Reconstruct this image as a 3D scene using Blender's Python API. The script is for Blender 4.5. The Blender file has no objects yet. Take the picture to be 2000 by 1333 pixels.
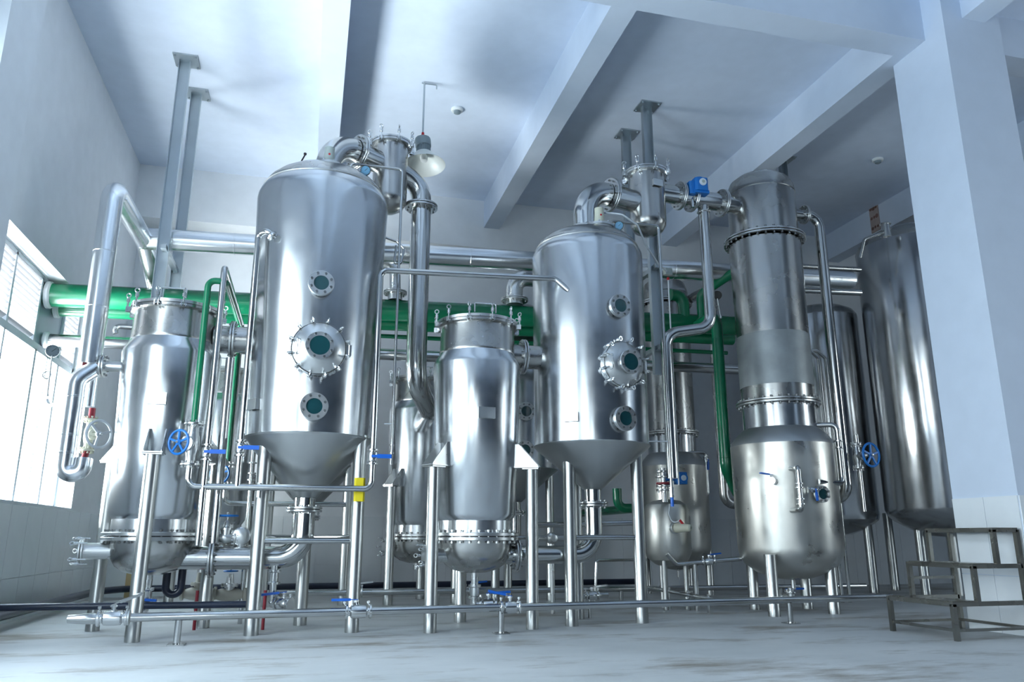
import bpy, math, random
from math import sin, cos, pi, atan2, sqrt, hypot
from mathutils import Vector, Matrix
random.seed(7)
SC = bpy.context.scene
COL = SC.collection
# ------------------------------------------------------------------ camera
F_PX = 1515.0
TH = atan2(384, 1515)
PSI = atan2(402 * cos(TH), F_PX)
H = 1.0
cd = bpy.data.cameras.new('camera'); cam = bpy.data.objects.new('camera', cd); COL.objects.link(cam)
cd.sensor_width = 36; cd.lens = F_PX / 2000 * 36; cd.clip_end = 200; cd.clip_start = .05
cam.location = (0, 0, H); cam.rotation_euler = (pi / 2 + TH, 0, -PSI)
SC.camera = cam
# ------------------------------------------------------------------ exposure, world
SC.view_settings.view_transform = 'Standard'; SC.view_settings.look = 'None'
SC.view_settings.exposure = 0.38; SC.view_settings.gamma = 1.0; SC.view_settings.use_curve_mapping = False
SC.cycles.use_denoising = True
SC.cycles.max_bounces = 12; SC.cycles.diffuse_bounces = 8; SC.cycles.glossy_bounces = 6; SC.cycles.transparent_max_bounces = 12
SC.cycles.sample_clamp_indirect = 8.0
SC.cycles.caustics_reflective = False; SC.cycles.caustics_refractive = False
W = bpy.data.worlds.new('sky'); SC.world = W; W.use_nodes = True
wn = W.node_tree; wn.nodes.clear()
bg = wn.nodes.new('ShaderNodeBackground'); out = wn.nodes.new('ShaderNodeOutputWorld')
tc = wn.nodes.new('ShaderNodeTexCoord'); sep = wn.nodes.new('ShaderNodeSeparateXYZ'); cr = wn.nodes.new('ShaderNodeValToRGB')
wn.links.new(tc.outputs['Generated'], sep.inputs[0]); wn.links.new(sep.outputs['Z'], cr.inputs[0])
cr.color_ramp.elements[0].position = .0; cr.color_ramp.elements[0].color = (.93, .965, 1, 1)
cr.color_ramp.elements[1].position = .9; cr.color_ramp.elements[1].color = (.66, .80, 1, 1)
wn.links.new(cr.outputs[0], bg.inputs[0]); bg.inputs[1].default_value = 6.5
wn.links.new(bg.outputs[0], out.inputs[0])
def window_light(name, loc, rot, sx, sy, power, col=(.80, .91, 1)):
    l = bpy.data.lights.new(name, 'AREA'); l.shape = 'RECTANGLE'; l.size = sx; l.size_y = sy
    l.energy = power; l.color = col
    o = bpy.data.objects.new(name, l); COL.objects.link(o); o.location = loc; o.rotation_euler = rot
    return o
def portal(name, loc, rot, sx, sy):
    o = window_light(name, loc, rot, sx, sy, 1); o.data.cycles.is_portal = True; return o
portal('portal_left', (-4.0, 11.15, 2.93), (0, -pi / 2, 0), 3.1, 4.1)
portal('portal_left', (-4.0, 5.0, 3.2), (0, -pi / 2, 0), 4.2, 5.2)
portal('portal_left', (-4.0, -3.0, 3.2), (0, -pi / 2, 0), 4.2, 5.6)
portal('portal_rear', (-2.2, -8.4, 2.7), (pi / 2, 0, 0), 1.6, 3.8)
portal('portal_right', (17.5, 2.75, 3.7), (0, pi / 2, 0), 5.0, 3.5)
# daylight thrown up through the left windows by the sunlit yard outside
window_light('yard_light', (-4.7, 11.15, .95), (0, -pi / 2 - math.radians(32), 0), 2.4, 5.0, 2000, (.97, .98, 1))
window_light('yard_light', (-5.0, 5.0, 1.6), (0, -pi / 2 - math.radians(24), 0), 3.2, 6.0, 520, (.80, .90, 1))

# ------------------------------------------------------------------ pixel <-> space helpers (camera model)
SP, CP, ST, CT = sin(PSI), cos(PSI), sin(TH), cos(TH)
def ray(px, py):
    u = px - 1000; v = py - 666.5
    fw = F_PX * CT + v * ST; up = -v * CT + F_PX * ST
    return Vector((SP * fw + CP * u, CP * fw - SP * u, up))
CAM = Vector((0, 0, H))
def at(px, py, Y):
    r = ray(px, py); return CAM + r * (Y / r.y)
def atx(px, py, X):
    r = ray(px, py); return CAM + r * (X / r.x)
def atz(px, py, Z):
    r = ray(px, py); return CAM + r * ((Z - H) / r.z)
def zat(X, Y, py):
    a = X * SP + Y * CP; v = py - 666.5
    return H + a * (F_PX * ST - v * CT) / (F_PX * CT + v * ST)
def xat(px, Y, z):
    u = (px - 1000) / F_PX; w = z - H
    return (Y * SP + u * (Y * CP * CT + w * ST)) / (CP - u * SP * CT)
def oncyl(px, py, cx, cy, R):
    r = ray(px, py); a = r.x ** 2 + r.y ** 2; b = -2 * (r.x * cx + r.y * cy); c = cx * cx + cy * cy - R * R
    D = b * b - 4 * a * c
    t = (-b - sqrt(max(D, 0))) / (2 * a); p = CAM + r * t
    n = Vector((p.x - cx, p.y - cy, 0)).normalized()
    return p, n
def path(*sp):
    """point specs: (px,py,Y) / ('v',py) straight up or down / ('x',px) along X / ('X',x) ('Y',y) ('Z',z) set one coordinate"""
    P = []
    for s in sp:
        if isinstance(s, Vector): P.append(s.copy()); continue
        if s[0] == 'v': q = P[-1].copy(); q.z = zat(q.x, q.y, s[1])
        elif s[0] == 'x': q = P[-1].copy(); q.x = xat(s[1], q.y, q.z)
        elif s[0] == 'X': q = P[-1].copy(); q.x = s[1]
        elif s[0] == 'Y': q = P[-1].copy(); q.y = s[1]
        elif s[0] == 'Z': q = P[-1].copy(); q.z = s[1]
        else: q = at(*s)
        P.append(q)
    return P

# ------------------------------------------------------------------ materials
MATS = {}
def nodes_mat(name):
    m = bpy.data.materials.new(name); m.use_nodes = True; MATS[name] = m
    nt = m.node_tree; return m, nt, nt.nodes['Principled BSDF']
def tex(nt, scale, detail=3, stretch=(1, 1, 1), rough=.5):
    t = nt.nodes.new('ShaderNodeTexCoord'); mp = nt.nodes.new('ShaderNodeMapping'); n = nt.nodes.new('ShaderNodeTexNoise')
    mp.inputs['Scale'].default_value = stretch; n.inputs['Scale'].default_value = scale; n.inputs['Detail'].default_value = detail
    n.inputs['Roughness'].default_value = rough
    nt.links.new(t.outputs['Object'], mp.inputs[0]); nt.links.new(mp.outputs[0], n.inputs[0]); return n
def ramp(nt, src, c0, c1, p0=.3, p1=.7):
    r = nt.nodes.new('ShaderNodeValToRGB'); e = r.color_ramp.elements
    e[0].position = p0; e[1].position = p1
    f = lambda c: (c, c, c, 1) if not isinstance(c, tuple) else (*c, 1)
    e[0].color = f(c0); e[1].color = f(c1); nt.links.new(src, r.inputs[0]); return r
def metal(name, col, rlo, rhi, bump=0, bscale=2.0, stretch=(1, 1, 1), col2=None, brush=0.0):
    m, nt, b = nodes_mat(name)
    b.inputs['Metallic'].default_value = 1
    n = tex(nt, 3.0, 4, stretch)
    rr = ramp(nt, n.outputs[0], rlo, rhi); nt.links.new(rr.outputs[0], b.inputs['Roughness'])
    n2 = tex(nt, 1.3, 5); rc = ramp(nt, n2.outputs[0], col, col2 or tuple(c * .86 for c in col), .35, .75)
    nt.links.new(rc.outputs[0], b.inputs['Base Color'])
    last = None
    if bump:
        n3 = tex(nt, bscale, 2, (1, 1, .22)); bp = nt.nodes.new('ShaderNodeBump'); bp.inputs['Strength'].default_value = bump
        bp.inputs['Distance'].default_value = .05; nt.links.new(n3.outputs[0], bp.inputs['Height']); last = bp
    if brush:
        n4 = tex(nt, 6, 3, (1, 1, 60)); bp = nt.nodes.new('ShaderNodeBump'); bp.inputs['Strength'].default_value = brush
        bp.inputs['Distance'].default_value = .004; nt.links.new(n4.outputs[0], bp.inputs['Height'])
        if last: nt.links.new(last.outputs[0], bp.inputs['Normal'])
        last = bp
    if last: nt.links.new(last.outputs[0], b.inputs['Normal'])
    return m
def plain(name, col, rough=.5, metallic=0, spec=.5, var=.06, bump=0, bscale=30):
    m, nt, b = nodes_mat(name)
    n = tex(nt, 4, 4); r = ramp(nt, n.outputs[0], col, tuple(max(0, c * (1 - var)) for c in col))
    nt.links.new(r.outputs[0], b.inputs['Base Color'])
    b.inputs['Roughness'].default_value = rough; b.inputs['Metallic'].default_value = metallic
    b.inputs['Specular IOR Level'].default_value = spec
    if bump:
        n3 = tex(nt, bscale, 3); bp = nt.nodes.new('ShaderNodeBump'); bp.inputs['Strength'].default_value = bump
        bp.inputs['Distance'].default_value = .01; nt.links.new(n3.outputs[0], bp.inputs['Height']); nt.links.new(bp.outputs[0], b.inputs['Normal'])
    return m
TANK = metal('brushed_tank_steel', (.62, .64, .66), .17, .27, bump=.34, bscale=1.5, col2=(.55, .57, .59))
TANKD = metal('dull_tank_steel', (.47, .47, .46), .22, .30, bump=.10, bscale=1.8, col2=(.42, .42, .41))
TANKB = metal('mirror_storage_steel', (.60, .61, .62), .14, .22, bump=.45, bscale=1.2, col2=(.50, .51, .52))
MOTT = metal('mottled_vessel_steel', (.66, .65, .61), .24, .46, bump=.2, bscale=2, col2=(.48, .47, .44))
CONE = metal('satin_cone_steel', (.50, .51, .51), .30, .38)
PIPE = metal('polished_pipe_steel', (.58, .59, .59), .12, .2, col2=(.48, .48, .47))
FIT = metal('cast_fitting_steel', (.66, .67, .67), .22, .36)
CHROME = metal('bright_bolt_steel', (.75, .76, .76), .15, .25)
CLAD = metal('aluminium_pipe_cladding', (.84, .86, .88), .20, .27, bump=.06, bscale=4)
GALV = metal('galvanised_channel', (.52, .57, .60), .35, .5)
DARKB = metal('dark_bolt_steel', (.30, .31, .31), .25, .35)
LEGM = metal('leg_pipe_steel', (.52, .53, .52), .28, .36)
WELD = metal('weld_seam_steel', (.50, .51, .51), .35, .5)
GREEN = plain('green_gloss_paint', (.004, .180, .080), .22, spec=.6, var=.15)
NAVY = plain('dark_navy_plastic', (.012, .020, .045), .28)
BLACK = plain('black_rubber', (.02, .02, .022), .4)
BLUE = plain('blue_lever_grip', (.008, .12, .55), .32)
BLUEP = plain('blue_valve_paint', (.010, .17, .55), .38)
RED = plain('red_primer_paint', (.30, .02, .035), .5)
REDB = plain('bright_red_plastic', (.55, .01, .02), .4)
YEL = plain('yellow_tag_plastic', (.75, .60, .01), .4)
CREAM = plain('cream_valve_paint', (.62, .62, .50), .45)
GREYP = plain('grey_green_casting', (.42, .47, .44), .45)
GREYL = plain('grey_lamp_housing', (.25, .31, .34), .5)
GLASSC = plain('lamp_shade_enamel', (.75, .78, .76), .35)
TUBE = plain('white_air_tube', (.80, .84, .88), .3)
DIAL = plain('pale_blue_dial', (.25, .58, .85), .4)
DIALW = plain('pale_grey_dial', (.70, .76, .80), .4)
FILM = plain('frosted_film', (.34, .37, .38), .50, metallic=.55, var=.22)
FOAM = plain('white_foam_collar', (.85, .88, .88), .8)
PLATE = metal('stamped_name_plate', (.74, .75, .74), .25, .4)
PAINT = plain('white_wall_paint', (.87, .885, .90), .75, spec=.25, var=.05, bump=.02, bscale=8)
DULL = plain('darkened_hall_wall', (.09, .11, .14), .8, spec=.2)  # unseen hall walls, darkened to give the steel dark reflections
PAINTC = plain('blue_lit_ceiling_paint', (.72, .795, .92), .75, spec=.25, var=.05, bump=.02, bscale=8)  # blue of the light falling on the ceiling is mixed into its colour
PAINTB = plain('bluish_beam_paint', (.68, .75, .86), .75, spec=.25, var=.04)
TILE = plain('glazed_wall_tile', (.85, .875, .89), .22, spec=.5, var=.04)
GROUT = plain('tile_grout', (.60, .63, .65), .9)
FRAME = plain('window_frame_white', (.72, .78, .83), .4)
LOUV = plain('louvre_blade_white', (.42, .44, .46), .5)
RUST = plain('brown_patch', (.22, .12, .10), .8, var=.5)
def floor_mat():
    m, nt, b = nodes_mat('stained_concrete')
    n = tex(nt, .35, 6, (1, 2.2, 1), .6); r = ramp(nt, n.outputs[0], (.65, .655, .645), (.49, .505, .50), .35, .72)
    n2 = tex(nt, .55, 9, (.8, 2.6, 1), .70); r2 = ramp(nt, n2.outputs[0], 0.0, .95, .52, .66)
    mx = nt.nodes.new('ShaderNodeMix'); mx.data_type = 'RGBA'
    nt.links.new(r2.outputs[0], mx.inputs[0]); nt.links.new(r.outputs[0], mx.inputs[6]); mx.inputs[7].default_value = (.26, .225, .18, 1)
    nt.links.new(mx.outputs[2], b.inputs['Base Color'])
    n3 = tex(nt, 1.5, 5); r3 = ramp(nt, n3.outputs[0], .38, .70); nt.links.new(r3.outputs[0], b.inputs['Roughness'])
    b.inputs['Specular IOR Level'].default_value = .4
    n4 = tex(nt, 25, 4); bp = nt.nodes.new('ShaderNodeBump'); bp.inputs['Strength'].default_value = .08; bp.inputs['Distance'].default_value = .01
    nt.links.new(n4.outputs[0], bp.inputs['Height']); nt.links.new(bp.outputs[0], b.inputs['Normal'])
    return m
FLOOR = floor_mat()
def glass_mat(name, tint, dark=False):
    m = bpy.data.materials.new(name); m.use_nodes = True; nt = m.node_tree; nt.nodes.clear()
    o = nt.nodes.new('ShaderNodeOutputMaterial'); tr = nt.nodes.new('ShaderNodeBsdfTransparent'); gl = nt.nodes.new('ShaderNodeBsdfGlossy')
    mix = nt.nodes.new('ShaderNodeMixShader'); mix.inputs[0].default_value = .06
    tr.inputs[0].default_value = (*tint, 1); gl.inputs['Roughness'].default_value = .02
    nt.links.new(tr.outputs[0], mix.inputs[1]); nt.links.new(gl.outputs[0], mix.inputs[2])
    nt.links.new(mix.outputs[0], o.inputs[0]); return m
WGLASS = glass_mat('window_glass', (.93, .97, .97))
SIGHT = plain('teal_sight_glass', (.010, .060, .070), .06, spec=.9, var=.3)

# ------------------------------------------------------------------ mesh builder
def frame_of(axis):
    a = Vector(axis).normalized()
    t = Vector((0, 0, 1)) if abs(a.z) < .9 else Vector((1, 0, 0))
    u = t.cross(a).normalized(); w = a.cross(u).normalized()
    return a, u, w
class MB:
    def __init__(s): s.v = []; s.f = []
    def lathe(s, prof, o=(0, 0, 0), axis=(0, 0, 1), seg=24, cap=True):
        """prof: list of (radius, height along the axis)"""
        a, u, w = frame_of(axis); o = Vector(o); rings = []
        for r, h in prof:
            if r < 1e-5:
                rings.append([len(s.v)]); s.v.append(o + a * h)
            else:
                b = len(s.v)
                for k in range(seg):
                    t = 2 * pi * k / seg; s.v.append(o + a * h + u * (r * cos(t)) + w * (r * sin(t)))
                rings.append(list(range(b, b + seg)))
        for A, B in zip(rings, rings[1:]):
            if len(A) == 1 and len(B) == 1: continue
            for k in range(seg):
                k2 = (k + 1) % seg
                if len(A) == 1: s.f.append((A[0], B[k2], B[k]))
                elif len(B) == 1: s.f.append((A[k], A[k2], B[0]))
                else: s.f.append((A[k], A[k2], B[k2], B[k]))
        if cap:
            if len(rings[0]) > 1: s.f.append(tuple(reversed(rings[0])))
            if len(rings[-1]) > 1: s.f.append(tuple(rings[-1]))
        return s
    def cyl(s, p0, p1, r, seg=16, r2=None):
        p0 = Vector(p0); p1 = Vector(p1); d = p1 - p0
        return s.lathe([(r, 0), (r if r2 is None else r2, d.length)], p0, d, seg)
    def disc(s, c, axis, r, th, seg=28, rin=0):
        c = Vector(c); b = min(th * .18, .006)
        if rin: return s.lathe([(rin, -th / 2), (r - b, -th / 2), (r, -th / 2 + b), (r, th / 2 - b), (r - b, th / 2), (rin, th / 2), (rin, -th / 2)], c, axis, seg, cap=False)
        return s.lathe([(r - b, -th / 2), (r, -th / 2 + b), (r, th / 2 - b), (r - b, th / 2)], c, axis, seg)
    def box(s, c, size, M=None, bev=0):
        c = Vector(c); x, y, z = [q / 2 for q in size]; b = len(s.v)
        M = M or Matrix.Identity(3)
        if bev:
            # chamfer on the vertical edges
            pts = [(x - bev, -y), (x, -y + bev), (x, y - bev), (x - bev, y), (-x + bev, y), (-x, y - bev), (-x, -y + bev), (-x + bev, -y)]
            n = 8
            for zz in (-z, z):
                for p in pts: s.v.append(c + M @ Vector((p[0], p[1], zz)))
            for k in range(n): s.f.append((b + k, b + (k + 1) % n, b + n + (k + 1) % n, b + n + k))
            s.f.append(tuple(reversed(range(b, b + n)))); s.f.append(tuple(range(b + n, b + 2 * n))); return s
        for dx in (-x, x):
            for dy in (-y, y):
                for dz in (-z, z): s.v.append(c + M @ Vector((dx, dy, dz)))
        for q in ((0, 1, 3, 2), (4, 6, 7, 5), (0, 4, 5, 1), (2, 3, 7, 6), (0, 2, 6, 4), (1, 5, 7, 3)): s.f.append(tuple(b + i for i in q))
        return s
    def bar(s, p0, p1, w, h, up=(0, 0, 1)):
        p0 = Vector(p0); p1 = Vector(p1); d = p1 - p0; a = d.normalized(); up = Vector(up)
        if abs(a.dot(up)) > .95: up = Vector((0, 1, 0))
        x = up.cross(a).normalized(); z = a.cross(x)
        return s.box((p0 + p1) / 2, (w, h, d.length), Matrix((x, z, a)).transposed())
    def torus(s, c, axis, R, r, seg=28, sub=8, arc=2 * pi, start=0):
        a, u, w = frame_of(axis); c = Vector(c); b = len(s.v); full = abs(arc - 2 * pi) < 1e-4; n = seg if full else seg + 1
        for k in range(n):
            t = start + arc * k / seg; d = u * cos(t) + w * sin(t)
            for j in range(sub):
                q = 2 * pi * j / sub; s.v.append(c + d * (R + r * cos(q)) + a * (r * sin(q)))
        for k in range(seg):
            k2 = (k + 1) % n
            for j in range(sub):
                j2 = (j + 1) % sub; s.f.append((b + k * sub + j, b + k2 * sub + j, b + k2 * sub + j2, b + k * sub + j2))
        return s
    def tube(s, pts, r, bend=None, seg=16, n=7, cap=True):
        pts = [Vector(p) for p in pts]; bend = bend if bend is not None else r * 2.6; P = [pts[0]]
        for i in range(1, len(pts) - 1):
            A, B, C_ = pts[i - 1], pts[i], pts[i + 1]; d1 = (A - B); d2 = (C_ - B)
            l1, l2 = d1.length, d2.length; d1.normalize(); d2.normalize()
            ang = d1.angle(d2)
            if pi - ang < .02: P.append(B); continue
            t = min(bend / math.tan(ang / 2), l1 * (.95 if i == 1 else .49), l2 * (.95 if i == len(pts) - 2 else .49))
            a0 = B + d1 * t; a1 = B + d2 * t; R = t * math.tan(ang / 2)
            cen = B + (d1 + d2).normalized() * (R / sin(ang / 2))
            v0 = a0 - cen; v1 = a1 - cen; tot = v0.angle(v1)
            for k in range(n + 1):
                f = k / n
                P.append(cen + (v0 * sin((1 - f) * tot) + v1 * sin(f * tot)) / sin(tot))
        P.append(pts[-1])
        Q = [P[0]]
        for p in P[1:]:
            if (p - Q[-1]).length > 1e-4: Q.append(p)
        P = Q; T = []
        for i in range(len(P)):
            d = (P[min(i + 1, len(P) - 1)] - P[max(i - 1, 0)]); T.append(d.normalized())
        a, u, w = frame_of(T[0]); rings = []
        for i, p in enumerate(P):
            if i:
                q = T[i - 1].rotation_difference(T[i]); u = q @ u; w = q @ w
            b = len(s.v)
            for k in range(seg):
                t = 2 * pi * k / seg; s.v.append(p + u * (r * cos(t)) + w * (r * sin(t)))
            rings.append(b)
        for A, B in zip(rings, rings[1:]):
            for k in range(seg):
                k2 = (k + 1) % seg; s.f.append((A + k, A + k2, B + k2, B + k))
        if cap:
            s.f.append(tuple(reversed(range(rings[0], rings[0] + seg)))); s.f.append(tuple(range(rings[-1], rings[-1] + seg)))
        return s
    def prism(s, pts, d):
        """closed polygon pts extruded by vector d"""
        b = len(s.v); n = len(pts); d = Vector(d)
        for p in pts: s.v.append(Vector(p))
        for p in pts: s.v.append(Vector(p) + d)
        for k in range(n): s.f.append((b + k, b + (k + 1) % n, b + n + (k + 1) % n, b + n + k))
        s.f.append(tuple(reversed(range(b, b + n)))); s.f.append(tuple(range(b + n, b + 2 * n))); return s
    def build(s, name, mat, parent=None, **props):
        org = Vector((0, 0, 0)); par = parent
        while par is not None:
            org += par.location; par = par.parent
        top = parent is None
        if top and s.v:
            lo = Vector([min(v[i] for v in s.v) for i in range(3)]); hi = Vector([max(v[i] for v in s.v) for i in range(3)])
            org = Vector(((lo.x + hi.x) / 2, (lo.y + hi.y) / 2, lo.z))
        me = bpy.data.meshes.new(name); me.from_pydata([tuple(v - org) for v in s.v], [], s.f); me.update()
        import bmesh
        bm = bmesh.new(); bm.from_mesh(me); bmesh.ops.recalc_face_normals(bm, faces=bm.faces); bm.to_mesh(me); bm.free()
        me.shade_smooth(); me.set_sharp_from_angle(angle=math.radians(32))
        me.materials.append(mat)
        o = bpy.data.objects.new(name, me); COL.objects.link(o)
        if top: o.location = org
        else: o.parent = parent
        for k, v in props.items(): o[k] = v
        return o
def thing(name, label, cat, loc, group=None):
    o = bpy.data.objects.new(name, None); COL.objects.link(o); o.location = Vector(loc); o.empty_display_size = .2
    o['label'] = label; o['category'] = cat
    if group: o['group'] = group
    return o
def tag(o, label, cat, group=None):
    o['label'] = label; o['category'] = cat
    if group: o['group'] = group
    return o
def struct(o): o['kind'] = 'structure'; return o

# ------------------------------------------------------------------ room
XL, YB, ZC = -3.45, 15.2, 7.8
XR, YF = 17.2, -8.0
def wall_with_holes(name, mat, axis, pos, th, u0, u1, z1, holes):
    """axis 'x': wall in the plane x=pos running in y. thickness goes outward (sign of th)."""
    m = MB()
    def blk(a, b, z0, z1_):
        if b - a < 1e-4 or z1_ - z0 < 1e-4: return
        c = (a + b) / 2; zc = (z0 + z1_) / 2
        if axis == 'x': m.box((pos + th / 2, c, zc), (abs(th), b - a, z1_ - z0))
        else: m.box((c, pos + th / 2, zc), (b - a, abs(th), z1_ - z0))
    cur = u0
    for a, b, z0, zt in sorted(holes):
        blk(cur, a, 0, z1); blk(a, b, 0, z0); blk(a, b, zt, z1); cur = b
    blk(cur, u1, 0, z1)
    return struct(m.build(name, mat))
WY0, WY1, WZ0, WZ1 = 9.1, 13.2, 1.40, 4.47
struct(MB().box(((XL + XR) / 2, (YB + YF) / 2, -.1), (XR - XL + 1.2, YB - YF + 1.2, .2)).build('floor', FLOOR))
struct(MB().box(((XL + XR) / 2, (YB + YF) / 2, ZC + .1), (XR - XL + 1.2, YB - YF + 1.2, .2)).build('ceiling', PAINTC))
wall_l = wall_with_holes('wall_left', PAINT, 'x', XL, -.38, YF - .4, YB + .4, ZC, [(WY0, WY1, WZ0, WZ1), (2.4, 7.5, 1.0, 5.2), (-5.8, -.3, 1.0, 5.2)])
wall_b = wall_with_holes('wall_back', PAINT, 'y', YB, .35, XL, XR, ZC, [])
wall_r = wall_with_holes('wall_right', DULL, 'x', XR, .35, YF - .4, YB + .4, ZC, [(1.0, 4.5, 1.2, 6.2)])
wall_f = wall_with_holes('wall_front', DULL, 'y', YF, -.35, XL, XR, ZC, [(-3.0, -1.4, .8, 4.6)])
# exterior ground and the pale building seen through the window
struct(MB().box((-24, 3, -.3), (40, 60, .2)).build('ground', plain('outdoor_paving', (.55, .56, .55), .9)))
m = MB()
ext = struct(MB().box((-14.5, 16, 3.0), (.5, 26, 6.4)).build('outdoor_wall', plain('outdoor_wall_tile', (.80, .82, .82), .7)))
for i in range(24):
    MB().box((-14.2, 16, .25 + i * .25), (.02, 26, .008)).build('joint_line', GROUT, ext)

# beams
def beam(x0, x1, y0, y1, zb, name='ceiling_beam', mat=PAINTB):
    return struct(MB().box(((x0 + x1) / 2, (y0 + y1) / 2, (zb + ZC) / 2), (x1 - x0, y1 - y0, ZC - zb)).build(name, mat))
ZB = 7.2
FB0, FB1 = 7.12, 7.5
BY = 14.62
for x0, x1 in ((-.20, .125), (3.16, 3.49), (7.15, 7.50), (11.25, 11.6), (14.9, 15.2)):
    beam(x0, x1, FB1, BY, ZB)
for x0, x1 in ((-.20, .125), (3.16, 3.49), (7.62, 7.97), (11.25, 11.6)):
    beam(x0, x1, YF, FB0, ZB if x0 < 7 else 7.36)
beam(XL, 7.32, FB0, FB1, ZB); beam(8.2, XR, FB0, FB1, ZB)
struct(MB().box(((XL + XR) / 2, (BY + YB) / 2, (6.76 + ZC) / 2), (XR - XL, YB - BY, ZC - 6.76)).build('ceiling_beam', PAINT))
# column + pilaster
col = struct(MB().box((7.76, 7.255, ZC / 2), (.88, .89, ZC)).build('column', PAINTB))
pil = struct(MB().box((-3.27, 7.9, ZC / 2), (.36, .8, ZC)).build('column', PAINT))
# wall tiles: dado of tall panels
def tiles(parent, kind, pos, u0, u1, w, rows, sgn, skip=()):
    n = int(round((u1 - u0) / w)); cache = {}
    for i in range(n):
        for z0, z1 in rows:
            a = u0 + i * w; c = a + w / 2; g = .0035
            if any(c > s0 and c < s1 and z1 > sz for s0, s1, sz in skip): continue
            key = (round(z1 - z0, 3))
            size = (.014, w - 2 * g, z1 - z0 - 2 * g) if kind == 'x' else (w - 2 * g, .014, z1 - z0 - 2 * g)
            if key not in cache:
                o = MB().box(parent.location, size).build('tile', TILE, parent); cache[key] = o
            else:
                o = cache[key].copy(); COL.objects.link(o); o.parent = parent
            p = Vector((pos + sgn * .007, c, (z0 + z1) / 2)) if kind == 'x' else Vector((c, pos + sgn * .007, (z0 + z1) / 2))
            o.location = p - parent.location
RWS = [(.0, .52), (.52, 1.385)]
tiles(wall_b, 'y', YB, XL, XR, .605, RWS, -1)
tiles(wall_l, 'x', XL, 8.3, YB, .60, RWS, 1)
tiles(col, 'x', 7.32, 6.81, 7.70, .445, [(0, .60), (.60, 1.44)], -1)
tiles(col, 'y', 6.81, 7.32, 8.20, .44, [(0, .60), (.60, 1.44)], -1)

# window_1 (in view)
FX = -3.72
def bar_y(m, z, y0, y1, w=.06, d=.07): m.box((FX, (y0 + y1) / 2, z), (d, y1 - y0, w))
def bar_z(m, y, z0, z1, w=.06, d=.07): m.box((FX, y, (z0 + z1) / 2), (d, w, z1 - z0))
win = bpy.data.objects.new('window_1', None); COL.objects.link(win); win.location = (FX, 11.15, WZ0); struct(win)
m = MB(); bar_y(m, WZ0 + .03, WY0, WY1); bar_y(m, WZ1 - .03, WY0, WY1); bar_y(m, 3.50, WY0, WY1, .10); bar_z(m, WY0 + .03, WZ0, WZ1); bar_z(m, WY1 - .03, WZ0, WZ1)
m.build('window_frame', FRAME, win)
for y in (10.32, 11.32, 12.45):
    bm_ = MB(); bar_z(bm_, y, 3.55, WZ1 - .03, .055); bm_.build('mullion', FRAME, win)
for y in (11.45, 12.45):
    bm_ = MB(); bar_z(bm_, y, WZ0 + .03, 3.47, .075); bm_.build('mullion', FRAME, win)
bm_ = MB(); bar_z(bm_, 10.3, WZ0 + .03, 3.47, .05); bm_.build('mullion', FRAME, win)
bm_ = MB(); bar_z(bm_, 11.95, WZ0 + .03, 3.47, .03); bm_.build('mullion', FRAME, win)
for (y0, y1) in ((WY0 + .06, 10.29), (10.35, 11.29), (12.48, WY1 - .06)):
    for k in range(11):
        z = 3.60 + k * .078
        MB().box((FX, (y0 + y1) / 2, z), (.085, y1 - y0, .006), Matrix.Rotation(math.radians(-42), 3, 'Y')).build('louvre', LOUV, win)
MB().box((FX, 11.885, 3.985), (.02, 1.07, .86)).build('blank_panel', plain('blue_grey_panel', (.42, .50, .58), .3), win)
for (y0, y1) in ((WY0 + .06, 10.27), (10.33, 11.41), (11.49, 11.93), (11.97, 12.41), (12.49, WY1 - .06)):
    MB().box((FX, (y0 + y1) / 2, 2.45), (.008, y1 - y0, 2.0)).build('pane', WGLASS, win)
MB().box((-3.58, 11.15, WZ0 + .012), (.26, 4.1, .024)).build('window_sill', PAINT, win)
# other windows of the hall, outside the frame
def hall_window(n, axis, pos, u0, u1, z0, z1, k):
    w = bpy.data.objects.new('window_%d' % n, None); COL.objects.link(w); struct(w)
    w.location = (pos, (u0 + u1) / 2, z0) if axis == 'x' else ((u0 + u1) / 2, pos, z0)
    m = MB()
    def bx(a, b, c, d):
        if axis == 'x': m.box((pos, (a + b) / 2, (c + d) / 2), (.07, b - a, d - c))
        else: m.box(((a + b) / 2, pos, (c + d) / 2), (b - a, .07, d - c))
    bx(u0, u1, z0, z0 + .06); bx(u0, u1, z1 - .06, z1); zt = z0 + (z1 - z0) * .7; bx(u0, u1, zt, zt + .08)
    for i in range(k + 1):
        u = u0 + (u1 - u0) * i / k; bx(max(u0, u - .035), min(u1, u + .035), z0, z1)
    m.build('window_frame', FRAME, w)
    for i in range(k):
        a = u0 + (u1 - u0) * i / k; b = u0 + (u1 - u0) * (i + 1) / k
        if axis == 'x': MB().box((pos, (a + b) / 2, (z0 + z1) / 2), (.008, b - a - .07, z1 - z0 - .1)).build('pane', WGLASS, w)
        else: MB().box(((a + b) / 2, pos, (z0 + z1) / 2), (b - a - .07, .008, z1 - z0 - .1)).build('pane', WGLASS, w)
hall_window(2, 'x', -3.72, 2.4, 7.5, 1.0, 5.2, 4)
hall_window(3, 'x', -3.72, -5.8, -.3, 1.0, 5.2, 5)
hall_window(4, 'y', YF - .25, -3.0, -1.4, .8, 4.6, 2)
hall_window(5, 'x', XR + .25, 1.0, 4.5, 1.2, 6.2, 3)

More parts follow.
